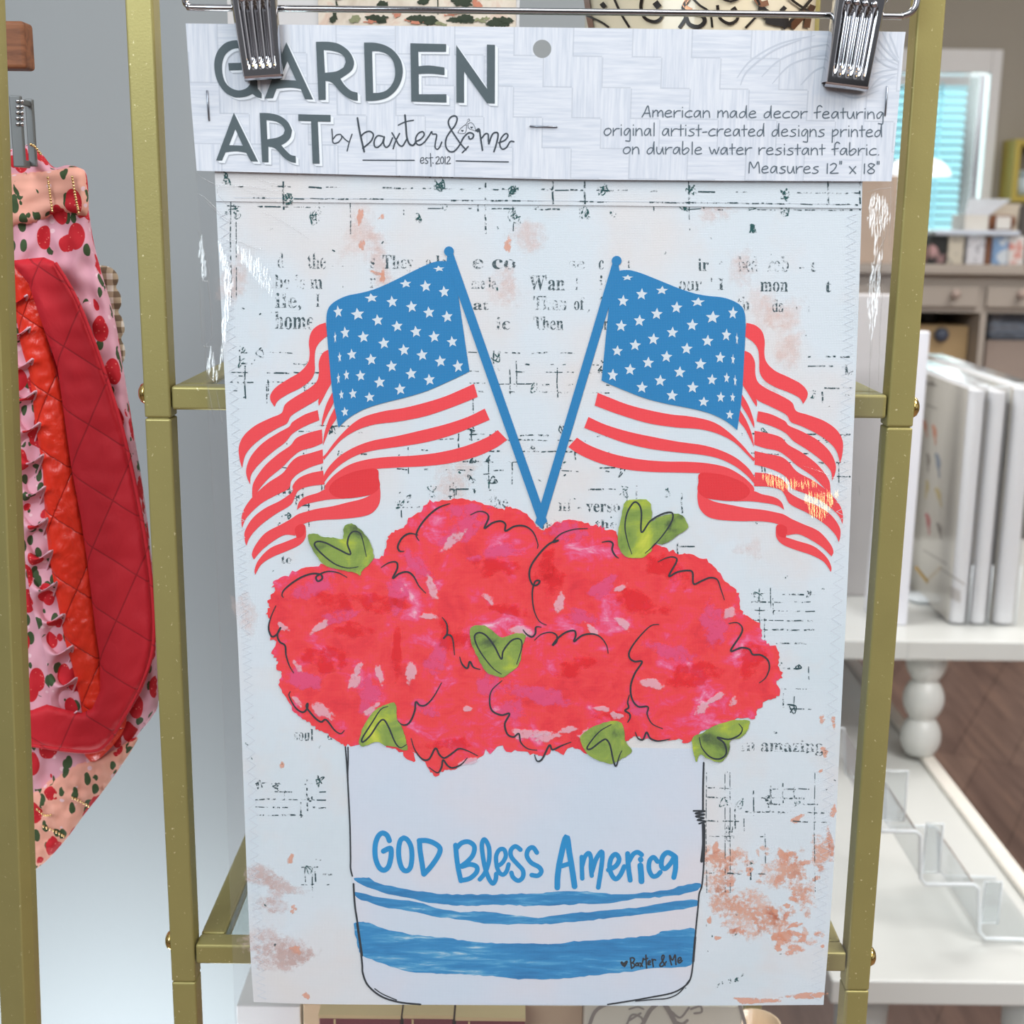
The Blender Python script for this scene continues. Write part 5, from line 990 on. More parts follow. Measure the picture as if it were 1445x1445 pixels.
def quilt_mat(name, c1, c2, rough_, bump):
    mt, t, p = mat(name); v = pos(t, (1, 1, 1), (0, .95, 0)); s = N(t, 'SeparateXYZ'); t.links.new(v, s.inputs[0])
    g = N(t, 'NewGeometry'); s2 = N(t, 'SeparateXYZ'); t.links.new(g.outputs['Position'], s2.inputs[0])
    def ln(ax, ay):
        q = mth(t, 'ADD', mth(t, 'MULTIPLY', s2.outputs[0], ax), mth(t, 'MULTIPLY', s2.outputs[2], ay))
        return mth(t, 'ABSOLUTE', mth(t, 'SUBTRACT', mth(t, 'FRACT', mth(t, 'DIVIDE', q, .030)), .5))
    l = mth(t, 'MINIMUM', ln(.55, .84), ln(.95, -.45))
    wr = noise(t, pos(t, (1, 1, .5)), 60, 4, .6, .8)
    col = mixc(t, mth(t, 'LESS_THAN', l, .014), mixc(t, wr, c1, c2), tuple(x*.7 for x in c1[:3])+(1,))
    t.links.new(col, p.inputs['Base Color']); p.inputs['Roughness'].default_value = rough_
    h = mth(t, 'ADD', mth(t, 'MULTIPLY', mth(t, 'POWER', mth(t, 'MULTIPLY', l, 2.0), .4), .6), mth(t, 'MULTIPLY', wr, .8))
    bn = N(t, 'Bump'); bn.inputs['Strength'].default_value = bump; bn.inputs['Distance'].default_value = .003; t.links.new(h, bn.inputs['Height']); t.links.new(bn.outputs[0], p.inputs['Normal'])
    return mt
M['redquilt'] = quilt_mat('red_quilted_cotton', srgb(198, 22, 40), srgb(214, 34, 48), .7, .35); M['satin'] = quilt_mat('orange_red_satin', srgb(228, 42, 26), srgb(246, 66, 40), .35, .9)
def ging_mat():
    mt, t, p = mat('brown_gingham'); g = N(t, 'NewGeometry'); s = N(t, 'SeparateXYZ'); t.links.new(g.outputs['Position'], s.inputs[0])
    a = mth(t, 'LESS_THAN', mth(t, 'FRACT', mth(t, 'DIVIDE', s.outputs[0], .0068)), .5); c = mth(t, 'LESS_THAN', mth(t, 'FRACT', mth(t, 'DIVIDE', s.outputs[2], .0068)), .5)
    k = mth(t, 'MULTIPLY', mth(t, 'ADD', a, c), .5); t.links.new(ramp(t, k, [(.0, srgb(226, 216, 202)), (.5, srgb(176, 156, 130)), (1.0, srgb(112, 92, 72))], 'CONSTANT' if False else 'LINEAR'), p.inputs['Base Color']); p.inputs['Roughness'].default_value = .85; return mt
M['gingham'] = ging_mat()
def pillow(outline, Y, puff, seed, wrinkle=.002, wr_scale=(60, 25), step=5, edge=14, two=True):
    """stuffed cloth: outline in pixels filled with a fine mesh, puffed and creased"""
    P = [Vector(p) for p in outline]; pts = [Vector(p) for p in rough([tuple(p) for p in P], step, 0, random.Random(seed))]
    nb_ = len(pts); xs = [p.x for p in P]; ys = [p.y for p in P]
    def inside(x, y):
        c_ = False
        for i in range(nb_):
            a, q = pts[i], pts[i-1]
            if (a.y > y) != (q.y > y) and x < (q.x-a.x)*(y-a.y)/(q.y-a.y)+a.x: c_ = not c_
        return c_
    arr = np.array([tuple(p) for p in pts])
    def dist(x, y): return float(np.min(np.hypot(arr[:, 0]-x, arr[:, 1]-y)))
    y = min(ys)+step*.5; row = 0
    while y < max(ys):
        x = min(xs)+(step*.5 if row % 2 else 0)
        while x < max(xs):
            if inside(x, y) and dist(x, y) > step*.55: pts.append(Vector((x, y)))
            x += step
        y += step; row += 1
    vo, eo, fo_, *_ = delaunay_2d_cdt(pts, [(i, (i+1) % nb_) for i in range(nb_)], [], 1, 1e-5)
    vs = []; bk = []
    for p in vo:
        d_ = min(1, dist(p.x, p.y)/edge); hgt = puff*math.sqrt(1-(1-d_)**2)
        w_ = wrinkle*d_*mnoise.noise(Vector((p.x/wr_scale[0]*2, p.y/wr_scale[1]*2, seed)))
        q = at(p.x, p.y, Y); n_ = (EYE-q).normalized(); vs.append(q+n_*(hgt+w_)); bk.append(q-n_*(hgt*.6+.0006))
    b = MB(); fs = []
    for f_ in fo_:
        f_ = list(f_); a, c, e_ = (vs[i] for i in f_[:3])
        if (c-a).cross(e_-a).dot(EYE-a) < 0: f_.reverse()
        fs.append(tuple(f_))
    b.add(vs, fs, 0, True)
    if two: b.add(bk, [tuple(reversed(f_)) for f_ in fs], 0, True)
    return b
YA = .115
ap = thing('strawberry_apron', at(60, 1225, YA), 'pink strawberry-print ruffled apron with red quilted border hanging at the left', 'apron')
body = [(-70, 225), (0, 214), (32, 206), (46, 204), (60, 218), (76, 236), (95, 233), (112, 237), (122, 246), (125, 290), (131, 335), (142, 380), (162, 450), (174, 520), (187, 600), (202, 690), (213, 780), (222, 880), (224, 985), (214, 1012), (198, 1032), (184, 1050), (150, 1085), (110, 1110), (70, 1140), (40, 1160), (0, 1172), (-70, 1160)]
obj('apron_body', pillow(sm(body, True, 4), YA, .012, 1, .004, (40, 60)), M['dress'], ap)
bibf = [(-60, 250), (0, 246), (40, 243), (76, 240), (100, 236), (118, 240), (124, 260), (124, 300), (112, 305), (80, 300), (60, 312), (30, 318), (0, 326), (-60, 320)]
bib = obj('folded_bib', pillow(sm(bibf, True, 4), YA-.010, .006, 4, .002), M['dress2'], ap)
lower = [(-60, 1165), (0, 1150), (60, 1108), (110, 1075), (150, 1062), (192, 1040), (186, 1058), (150, 1110), (120, 1148), (90, 1188), (54, 1224), (20, 1232), (-60, 1225)]
low = obj('lower_flounce', pillow(sm(lower, True, 4), YA-.008, .006, 7, .003, (20, 20)), M['dress2'], ap)
sat = [(15, 372), (30, 380), (62, 395), (66, 470), (84, 540), (94, 600), (104, 670), (118, 740), (128, 810), (138, 900), (146, 960), (160, 1010), (178, 1012), (172, 1035), (150, 1062), (128, 1075), (112, 1045), (116, 1008), (102, 940), (92, 905), (72, 800), (64, 735), (60, 662), (50, 600), (42, 530), (28, 480)]
obj('satin_lining', pillow(sm(sat, True, 3), YA-.014, .004, 11, .0022, (16, 12)), M['satin'], ap)
red = [(14, 368), (40, 365), (62, 363), (76, 369), (88, 388), (106, 418), (136, 492), (154, 545), (171, 600), (186, 660), (197, 715), (206, 770), (213, 815), (218, 880), (217, 905), (210, 940), (201, 965), (190, 988), (176, 1010), (156, 1045), (142, 1056), (126, 1062), (95, 1062), (60, 1056), (14, 1048), (-40, 1040), (-40, 1000), (14, 1000), (45, 1002), (66, 994), (99, 1003), (116, 1006), (130, 1000), (141, 975), (141, 930), (135, 890), (124, 800), (114, 730), (101, 662), (91, 590), (81, 518), (60, 459), (40, 400)]
rq = obj('quilted_border', pillow(red, YA-.020, .0055, 13, .0012, (60, 50), 5, 10), M['redquilt'], ap, label='red diamond-quilted border')
b = MB(); b.tube([at(x, y, YA-.0262) for x, y in sm([(78, 371), (106, 418), (136, 492), (171, 600), (197, 715), (213, 815), (217, 905), (201, 965), (176, 1010), (152, 1048), (126, 1061), (60, 1054), (14, 1046)], n=6)], .0011, 8); obj('piped_edge', b, M['redquilt'], rq)
# gathered ruffle strip
b = MB(); R = random.Random(4); vs = []; NR, NS = 150, 8
for i in range(NR+1):
    t_ = i/NR; y = 425+t_*(1010-425); xc = float(np.interp(y, [425, 540, 640, 740, 850, 930, 1010], [30, 40, 52, 58, 74, 96, 104]))
    for k in range(NS+1):
        s_ = k/NS; ph = t_*2*math.pi*13
        amp = s_*17
        x = xc-30+s_*30+amp*.5*math.sin(ph+.6*s_); dy = amp*.9*math.cos(ph*1.0+s_*2)
        vs.append(at(x, y+dy, YA-.015-.009*s_*math.sin(ph+1.2)))
b.add(vs, [(i*(NS+1)+k, i*(NS+1)+k+1, (i+1)*(NS+1)+k+1, (i+1)*(NS+1)+k) for i in range(NR) for k in range(NS)], 0, True)
rf = obj('ruffle_trim', b, M['dress'], ap)
b = MB(); b.tube([vs[i*(NS+1)+NS] for i in range(NR+1)], .0006, 6); obj('ruffle_hem', b, simple('pink_hem', srgb(236, 186, 200), .7), rf)
def cord(pts, Y, r=.0008, n=None):
    b = MB(); P = sm(pts, n=8); acc = 0; last = Vector(P[0])
    for p in P[1:]:
        p = Vector(p); acc += (p-last).length; last = p
        if acc > 2.8:
            acc = 0; q = at(p.x, p.y, Y); b.lathe(q, [(.0001, -r), (r*.7, -r*.7), (r, 0), (r*.7, r*.7), (.0001, r)], 8, cap=False)
    return b
gm = metal('gold_bead', srgb(240, 206, 150), .25)
for pts in ([(67, 247), (70, 270), (74, 300)], [(101, 244), (106, 275), (111, 300)], [(40, 203), (48, 206), (58, 218)]):
    obj('bead_cord', cord(pts, YA-.018), gm, bib)
for pts in ([(50, 1140), (62, 1150), (72, 1150)], [(58, 1165), (75, 1172), (90, 1180)], [(98, 1124), (112, 1130), (126, 1138)]): obj('bead_cord', cord(pts, YA-.0165), gm, low)
# the spring clip it hangs from
b = MB(); p0, p1 = at(14, 135, .08), at(37, 236, .08)
cl0 = thing('hanger_clip', Vector(((p0.x+p1.x)/2, .085, p1.z)), 'grey metal hanger clip holding the strawberry apron', 'clip')
b.boxmm((p0.x, .078, p1.z), (p1.x, .081, p0.z)); b.boxmm((p0.x, .0812, p1.z), (p1.x-.004, .098, p1.z+.004)); obj('front_plate', b, simple('brushed_steel', srgb(122, 124, 124), .45, .6), cl0, .0006)
b = MB()
for k in range(5):
    for j in range(2):
        q = at(25+j*6, 143+k*8, .0775); b.lathe(q, [(.0012, 0), (.0009, -.0005), (.0002, -.0007)], 10, 0, 'Y')
obj('dimples', b, M['chrome'], cl0)
b = MB(); b.boxmm((p0.x+.001, .098, p1.z+.001), (p1.x-.001, .101, p0.z)); b.boxmm((p0.x+.002, .0812, p0.z-.004), (p1.x-.002, .1, p0.z-.001)); obj('rear_plate', b, simple('brushed_steel_rear', srgb(122, 124, 124), .45, .6), cl0, .0006)
gg = [(120, 372), (140, 374), (155, 377), (165, 386), (167, 396), (164, 406), (170, 416), (171, 430), (167, 440), (173, 450), (176, 466), (171, 478), (176, 490), (176, 506), (170, 518), (176, 530), (176, 546), (168, 560), (150, 560), (130, 480)]
tag(obj('gingham_cloth', pillow(sm(gg, True, 4), YA+.022, .003, 17, .001), M['gingham'], None), 'beige and brown gingham cloth with scalloped edge peeking from behind the apron', 'cloth')
# ------------------------------------------------------------------ the room
M['wall'] = simple('grey_wall_paint', srgb(150, 154, 156), .85, vary=.02, vscale=4, bump=.05, bscale=160); M['wall2'] = simple('beige_grey_wall_paint', srgb(158, 151, 140), .85, vary=.02, vscale=4); M['trim'] = simple('white_trim_paint', srgb(222, 220, 220), .5, vary=.02); M['ceil'] = simple('white_ceiling', srgb(226, 224, 220), .9, vary=.02)
YW = .42; WX = at(1010, 20, YW).x; YF = 3.96
b = MB(); b.boxmm((-2.4, YW, 0), (WX, YW+.10, 2.75)); struct('wall_left', b, M['wall'])
wx0, wx1 = at(1130, 200, YF).x, at(1414, 68, YF).x; wzt, wzb = at(1350, 70, YF).z, at(1350, 352, YF).z; fw = .105
b = MB()
b.boxmm((WX-.4, YF, 0), (wx0, YF+.12, 2.75)); b.boxmm((wx1, YF, 0), (3.4, YF+.12, 2.75)); b.boxmm((wx0, YF, wzt), (wx1, YF+.12, 2.75)); b.boxmm((wx0, YF, 0), (wx1, YF+.12, wzb)); struct('wall_far', b, M['wall2'])
b = MB(); b.boxmm((3.4, -.2, 0), (3.5, YF+.12, 2.75)); struct('wall_right', b, M['wall2'])
b = MB(); b.boxmm((WX-.5, YW+.10, 0), (WX-.4, YF+.12, 2.75)); struct('wall_side', b, M['wall'])
b = MB(); b.boxmm((-2.4, .3, 2.75), (3.5, YF+.12, 2.85)); struct('ceiling', b, M['ceil'])
def f_floor(t):
    v = pos(t, (1, 1, 1), (0, 0, .5)); br = N(t, 'TexBrick'); br.inputs['Scale'].default_value = 1.0; br.inputs['Brick Width'].default_value = .13; br.inputs['Row Height'].default_value = 1.3; br.inputs['Mortar Size'].default_value = .002
    br.inputs['Color1'].default_value = srgb(128, 104, 96); br.inputs['Color2'].default_value = srgb(164, 136, 122); br.inputs['Mortar'].default_value = srgb(60, 44, 40); t.links.new(v, br.inputs['Vector'])
    g = noise(t, pos(t, (7, .6, 1), (0, 0, .5)), 6, 4, .6, .3); return mixc(t, .55, br.outputs[0], ramp(t, g, [(.3, srgb(100, 80, 76)), (.55, srgb(146, 120, 110)), (.75, srgb(176, 142, 124))]))
M['floor'] = pm('dark_wood_planks', f_floor, .32)
b = MB(); b.boxmm((-3, -2.2, -.05), (3.5, YF+.12, 0)); struct('floor', b, M['floor'])
b = MB(); b.boxmm((WX-.4, YF-.015, 0), (3.4, YF-.0005, .12)); struct('baseboard_far', b, M['trim'])
# window: casing, sash, pane; a slatted blind hangs in it
b = MB(); y0, y1 = YF-.02, YF+.03
b.boxmm((wx0-.02, y0, wzb-.0), (wx0+fw, y1, wzt)); b.boxmm((wx1-fw*.34, y0, wzb), (wx1, y1, wzt)); b.boxmm((wx0+fw, y0, wzt-.075), (wx1-fw*.34, y1, wzt)); b.boxmm((wx0+fw, y0, wzb), (wx1-fw*.34, y1, wzb+.03))
win = struct('window_1', b, M['trim'], .004)
b = MB(); b.boxmm((wx0+fw, YF+.085, wzb+.03), (wx1-fw*.34, YF+.089, wzt-.075)); obj('pane', b, M['glass'], win)
def blind_mat():
    mt = bpy.data.materials.new('pale_blind_slat'); mt.use_nodes = True; t = mt.node_tree; t.nodes.clear(); o = N(t, 'OutputMaterial'); d = N(t, 'BsdfDiffuse'); d.inputs[0].default_value = srgb(196, 222, 228); tr = N(t, 'BsdfTranslucent'); tr.inputs[0].default_value = srgb(208, 236, 242)
    mx = N(t, 'MixShader'); mx.inputs[0].default_value = .55; t.links.new(d.outputs[0], mx.inputs[1]); t.links.new(tr.outputs[0], mx.inputs[2]); t.links.new(mx.outputs[0], o.inputs[0]); return mt
M['slat'] = blind_mat()
bx0, bx1 = wx0+fw+.005, wx1-fw*.34-.05
blind = thing('window_blind', ((bx0+bx1)/2, YF+.05, wzt-.08), 'pale blue-white slatted blind glowing with daylight in the far window', 'blind')
b = MB(); z = wzt-.082; rot = Matrix.Rotation(math.radians(40), 3, 'X')
while z > wzb+.05:
    b.box(((bx0+bx1)/2, YF+.055, z), ((bx1-bx0)/2, .0148, .0007), rot); z -= .0258
obj('slats', b, M['slat'], blind)
b = MB(); b.boxmm((bx0, YF+.035, wzt-.11), (bx1, YF+.078, wzt-.077)); obj('head_rail', b, M['trim'], blind)
for k in (.2, .8):
    b = MB(); xx = bx0+(bx1-bx0)*k; b.boxmm((xx-.006, YF+.0345, wzb+.05), (xx+.006, YF+.0355, wzt-.1)); obj('ladder_tape', b, M['slat'], blind)

# --- far console with drawers, cubbies and stacked goods
YK = 3.30
def K(px, py, Y=None): return at(px, py, YK if Y is None else Y)
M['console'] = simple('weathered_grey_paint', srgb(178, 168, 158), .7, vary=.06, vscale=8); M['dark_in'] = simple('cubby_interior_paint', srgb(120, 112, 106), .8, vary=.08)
kx0, kx1 = K(1130, 400).x, K(1560, 400).x; kz = K(1380, 374).z; kz2 = K(1380, 388).z; kd0 = K(1380, 404).z; kd1 = K(1380, 436).z; kdp = .5
con = thing('console_cabinet', ((kx0+kx1)/2, YK+kdp/2, 0), 'weathered pale grey console cabinet with drawers and open cubbies below the far window', 'cabinet')
b = MB(); b.boxmm((kx0-.03, YK-.03, kz2), (kx1+.03, YK+kdp, kz)); obj('top', b, M['console'], con, .006)
b = MB(); b.boxmm((kx0, YK+.012, kd1-.012), (kx1, YK+kdp-.005, kz2-.0005)); obj('drawer_case', b, M['console'], con)
divs = [1130, 1255, 1386.5, 1500]
for k in range(4):
    xx = K(divs[k], 470).x; b = MB(); b.boxmm((xx-.009, YK+.004, .0), (xx+.009, YK+kdp-.005, kd1-.0125)); obj('upright', b, M['console'], con)
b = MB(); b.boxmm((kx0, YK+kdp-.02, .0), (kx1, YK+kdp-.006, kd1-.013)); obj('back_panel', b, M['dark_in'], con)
zs = .70
b = MB(); b.boxmm((kx0+.01, YK+.006, zs-.02), (kx1, YK+kdp-.021, zs)); obj('shelf', b, M['console'], con)
for k in range(3):
    x0, x1 = K(divs[k], 420).x+.012, K(divs[k+1], 420).x-.012; b = MB(); b.boxmm((x0, YK-.004, kd1+.004), (x1, YK+.0115, kd0)); dr = obj('drawer', b, M['console'], con, .004)
    kp = K((1345, 1438, 1438)[k] if k else 1200, 414) if k != 1 else K(1345, 414)
    if k == 2: kp = K(1438, 414)
    b = MB(); b.lathe((kp.x, YK-.004, kp.z), [(.006, 0), (.006, -.012), (.014, -.018), (.013, -.026), (.002, -.029)], 16, 0, 'Y'); obj('knob', b, simple('dull_knob', srgb(190, 170, 160), .4), dr)
def kbox(name, x0, x1, yt, Y, th, m_, label, cat, zb=None, group=None, py=350, bev=.002):
    a, c = at(x0, py, Y).x, at(x1, py, Y).x; b = MB(); b.boxmm((a, Y, kz if zb is None else zb), (c, Y+th, at(1380, yt, Y).z)); o = tag(obj(name, b, m_, None, bev), label, cat, group); return o, (a, c)
def speck_mat(name, base, dots, sc=60, thr=.55):
    return pm(name, lambda t: mixc(t, ramp(t, noise(t, pos(t), sc, 3), [(thr, K1), (thr+.08, W1)]), base, dots))
yb_ = YK+.06
kbox('dark_book', 1313, 1336, 333.5, yb_, .12, speck_mat('black_pink_cover', srgb(32, 34, 34), srgb(190, 150, 150), 14, .56), 'black book with a pale pink figure, left end under the white tray', 'book')
kbox('beige_carton', 1338, 1360, 333.5, yb_, .14, speck_mat('beige_printed_carton', srgb(204, 196, 180), srgb(150, 146, 140), 70, .56), 'small beige printed carton right of the black book', 'carton')
kbox('white_carton', 1365, 1390, 333.5, yb_, .14, speck_mat('white_printed_carton', srgb(214, 214, 220), srgb(140, 142, 152), 70, .55), 'small white printed carton in the middle under the white tray', 'carton')
kbox('brown_book', 1391, 1400, 333.5, yb_+.01, .14, simple('brown_cover', srgb(128, 86, 64), .6), 'thin brown book between two cartons under the tray', 'book')
kbox('blue_carton', 1401, 1423, 333.5, yb_, .14, speck_mat('blue_white_carton', srgb(206, 214, 222), srgb(126, 158, 196), 30, .50), 'pale blue and white carton under the white tray', 'carton')
kbox('pink_carton', 1424, 1446, 332.5, yb_, .14, speck_mat('pink_white_carton', srgb(222, 218, 216), srgb(216, 150, 140), 30, .55), 'white carton with pink print at the right end under the tray', 'carton')
tz0, tz1 = at(1380, 333, yb_).z, at(1380, 325, yb_).z; ta, tb = at(1317, 330, yb_).x, at(1437, 330, yb_).x
b = MB(); b.boxmm((ta, yb_-.02, tz0+.0012), (tb, yb_+.22, tz1)); tray = tag(obj('white_tray', b, simple('glossy_white_tray', srgb(214, 222, 236), .3, vary=.02), None, .006), 'white tray lying across the row of small cartons', 'tray')
o_, (a, c) = kbox('white_gift_box', 1358, 1392, 303, yb_+.03, .12, simple('white_box_card', srgb(226, 222, 214), .6), 'open white box with raised flap on the white tray', 'box', tz1)
b = MB(); zt = at(1380, 303, yb_).z; q = [(a, yb_+.03, zt), (c, yb_+.03, zt), (c+.085, yb_+.10, zt+.045), (a+.04, yb_+.13, zt+.045)]
b.add([Vector(p) for p in q]+[Vector(p)+Vector((0, 0, .003)) for p in q], [(3, 2, 1, 0), (4, 5, 6, 7), (0, 1, 5, 4), (1, 2, 6, 5), (2, 3, 7, 6), (3, 0, 4, 7)]); obj('flap', b, simple('flap_card', srgb(226, 230, 238), .5), o_)
bc = at(1413, 322, yb_+.05); rb = (at(1441, 322, yb_+.05)-at(1387, 322, yb_+.05)).length/2
basket = thing('brown_basket', (bc.x, bc.y+.02, tz1), 'round brown basket with a white label on the white tray', 'basket')
b = MB(); hb = at(1413, 303, yb_).z-tz1; b.lathe((bc.x, bc.y+.045, tz1), [(rb*.8, 0), (rb*.97, hb*.5), (rb*.9, hb*.9), (rb*.7, hb), (rb*.6, hb*.9)], 28); obj('basket_body', b, simple('brown_rattan', srgb(134, 84, 56), .6, vary=.2, vscale=60), basket)
b = MB(); b.boxmm((bc.x-rb*.36, bc.y+.045-rb*1.0, tz1+.004), (bc.x+rb*.4, bc.y+.047-rb*1.0, tz1+hb*.9)); obj('white_label', b, M['paper'], basket)
kbox('cream_carton', 1395, 1436, 287, yb_+.18, .10, simple('cream_card', srgb(222, 210, 192), .6), 'cream carton behind the brown basket', 'carton', kz)
# white shade glowing before the blind
ls = at(1322, 245, 3.42); rr = (at(1370, 243, 3.42)-at(1272, 243, 3.42)).length/2; lamp = thing('table_lamp', (ls.x, 3.62, kz), 'white dome-shaded lamp in front of the bright blind', 'lamp')
hh = at(1322, 217, 3.42).z-ls.z; lc = Vector((ls.x, 3.62, ls.z))
b = MB(); b.lathe(lc, [(rr, 0), (rr*.93, hh*.35), (rr*.7, hh*.75), (rr*.35, hh*.97), (.002, hh)], 32, cap=False)
ms = bpy.data.materials.new('lit_white_shade'); ms.use_nodes = True; p_ = ms.node_tree.nodes['Principled BSDF']; p_.inputs['Base Color'].default_value = srgb(240, 244, 246); p_.inputs['Emission Color'].default_value = srgb(250, 252, 255); p_.inputs['Emission Strength'].default_value = .9
obj('lamp_shade', b, ms, lamp)
b = MB(); b.tube([(lc.x, lc.y, kz+.012), (lc.x, lc.y, lc.z+hh*.9)], .005, 10); b.lathe((lc.x, lc.y, kz), [(.06, 0), (.06, .008), (.01, .014)], 24); obj('lamp_stand', b, M['trim'], lamp)
# left of the post: cardboard box in front of the blind
kbox('tan_carton', 1195, 1268, 249, YK+.05, .25, simple('tan_card', srgb(206, 182, 162), .7, vary=.05), 'tall tan carton on the console left of the gold post', 'carton', kz, None, 270)
# cubby contents
def cub(name, x0, x1, yt, yb2, Y, th, m_, label, cat):
    a, c = at(x0, 470, Y).x, at(x1, 470, Y).x; b = MB(); b.boxmm((a, Y, zs if yb2 is None else at(1380, yb2, Y).z), (c, Y+th, at(1380, yt, Y).z)); return tag(obj(name, b, m_, None, .004), label, cat)
yc = YK+.08
wbx = cub('wooden_box', 1290, 1367, 460, None, yc, .25, simple('honey_wood', srgb(186, 158, 116), .6, vary=.1, vscale=20), 'honey-coloured wooden box with a dark round knob in the left cubby', 'box')
q = at(1327, 472, yc); b = MB(); b.lathe((q.x, yc, q.z), [(.02, 0), (.022, -.012), (.018, -.022), (.003, -.026)], 20, 0, 'Y'); obj('knob', b, simple('slate_knob', srgb(78, 86, 104), .4), wbx)
q = at(1315, 448, yc+.05); b = MB(); zt_ = at(1327, 460, yc).z; b.lathe((q.x, yc+.10, zt_+.0005), [(.030, 0), (.034, .02), (.030, .04), (.020, .045)], 20); tag(obj('black_tin', b, simple('black_tin', srgb(34, 36, 36), .4), None), 'small black tin on top of the wooden box', 'tin')
cub('storage_bin', 1393, 1490, 480, None, yc, .22, simple('taupe_bin', srgb(168, 152, 142), .7, vary=.08), 'taupe storage bin in the right cubby', 'bin')
zz = at(1380, 480, yc).z; b = MB(); x0, x1 = at(1397, 470, yc).x, at(1485, 470, yc).x
bl = pillow  # folded blue-grey cloth
R = random.Random(2)
b.boxmm((x0, yc+.01, zz+.0005), (x1, yc+.2, at(1380, 440, yc).z)); tag(obj('folded_throw', b, pm('blue_grey_throw', lambda t: ramp(t, noise(t, pos(t, (1, 1, 3)), 14, 4), [(.35, srgb(96, 104, 116)), (.55, srgb(140, 152, 168)), (.7, srgb(118, 112, 112))])), None, .012), 'folded blue-grey throw on the taupe bin', 'throw')

# --- yellow-gold wall shelf at the right with a pale jar
ysx, yst, ysb = at(1430, 240, YF-.12), at(1440, 196, YF-.12).z, at(1440, 285, YF-.12).z; x9 = at(1545, 240, YF-.12).x; M['mustard'] = simple('mustard_gold_paint', srgb(186, 166, 78), .5, vary=.05)
ws = thing('wall_shelf', ((ysx.x+x9)/2, YF-.06, ysb), 'mustard gold box shelf on the far wall at the right edge', 'wall shelf')
for nm, lo, hi in (('side_panel', (ysx.x, YF-.12, ysb), (ysx.x+.02, YF-.001, yst)), ('side_panel', (x9-.02, YF-.12, ysb), (x9, YF-.001, yst)), ('top_panel', (ysx.x+.0202, YF-.12, yst-.02), (x9-.0202, YF-.001, yst)), ('bottom_panel', (ysx.x+.0202, YF-.12, ysb), (x9-.0202, YF-.001, ysb+.02))):
    b = MB(); b.boxmm(lo, hi); obj(nm, b, M['mustard'], ws, .002)
jq = at(1447, 262, YF-.06); jt = thing('pale_jar', (jq.x, YF-.06, ysb+.02), 'pale blue-white lidded jar inside the mustard wall shelf', 'jar'); b = MB(); hj2 = at(1447, 248, YF-.06).z-ysb-.02
b.lathe((jq.x, YF-.055, ysb+.0203), [(.030, 0), (.042, .012), (.042, hj2*.75), (.030, hj2)], 24); obj('jar_body', b, simple('pale_jar_glaze', srgb(206, 222, 232), .25), jt)
b = MB(); b.lathe((jq.x, YF-.055, ysb+.0206+hj2), [(.038, 0), (.040, .006), (.036, .014), (.008, .018)], 24); obj('jar_lid', b, simple('pale_lid', srgb(190, 208, 216), .3), jt)
b = MB(); q0, q1 = at(1437, 288, YF-.3), at(1470, 328, YF-.3)
kbox('dark_carton', 1437, 1490, 290, yb_+.16, .1, simple('charcoal_card', srgb(92, 88, 86), .7), 'charcoal carton under the mustard wall shelf', 'carton', kz)

# ------------------------------------------------------------------ white tiered display table
M['white'] = simple('white_table_paint', srgb(212, 213, 209), .35, vary=.015, vscale=6); M['whitecool'] = simple('white_edge_paint', srgb(222, 228, 232), .4, vary=.015)
YT = 1.12; tz = at(1350, 905, YT).z; tze = at(1350, 933, YT).z; tx0 = at(1060, 905, YT).x; tx1 = at(2100, 905, YT).x
foot = at(1306, 1070, YT+.05); lz = foot.z
rxb, rxf = atz(1256, 1032, lz), atz(1445, 1252, lz)
rx = (foot.x+rxf.x)/2+.010; lyf = atz(1340, 1385, lz).y; lzf = at(1340, 1420, lyf).z
tab = thing('tiered_display_table', ((tx0+rx)/2, 1.2, 0), 'white two-tier display table with turned legs to the right of the gold rack', 'display table')
b = MB(); b.boxmm((tx0, YT, tze), (tx1, YT+.62, tz)); obj('upper_top', b, M['white'], tab, .003)
sxm = at(1281, 920, YT).x
b = MB(); b.boxmm((sxm-.0006, YT-.0006, tze), (sxm+.0006, YT-.0001, tz-.002)); obj('edge_seam', b, simple('grey_seam_line', srgb(196, 198, 196), .6), tab)  # pale grey line along the joint in the table edge
b = MB(); b.boxmm((tx0, lyf, lzf), (rx, YT+.75, lz)); obj('lower_top', b, M['white'], tab, .003)
b = MB(); b.boxmm((rx-.022, lyf+.004, lz+.0003), (rx-.001, YT+.74, lz+.009)); obj('raised_rim', b, simple('cream_rim', srgb(240, 234, 224), .4), tab, .004)
lx = at(1302, 1000, YT+.05).x
def leg(x, y):
    hL = tze-lz-.0006; b = MB(); z0 = lz+.0098 if abs(x-lx) < .001 else lz+.0003; hL = tze-.0004-z0
    prof = []
    for k in range(61):
        u = k/60
        q_ = abs(math.sin(math.pi*(u*hL+.004)/.0575)); r_ = .0165+.0125*q_**.75
        prof.append((r_, u*hL))
    b.lathe((x, y, z0), prof, 28); obj('turned_leg', b, M['white'], tab)
leg(lx, YT+.05); leg(tx0+.04, YT+.05); leg(lx, YT+.56); leg(tx0+.04, YT+.56)
for x in (tx0+.05, rx-.05):
    for y in (lyf+.06, YT+.69):
        b = MB(); b.lathe((x, y, 0), [(.02, 0), (.03, lzf*.3), (.022, lzf*.6), (.03, lzf-.0005)], 20); obj('table_leg', b, M['white'], tab)
# long-legged far support of the upper tier
for y in (YT+.05, YT+.56):
    b = MB(); b.lathe((tx1-.06, y, 0), [(.02, 0), (.03, tze*.4), (.022, tze*.7), (.03, tze-.0005)], 20); obj('table_leg', b, M['white'], tab)

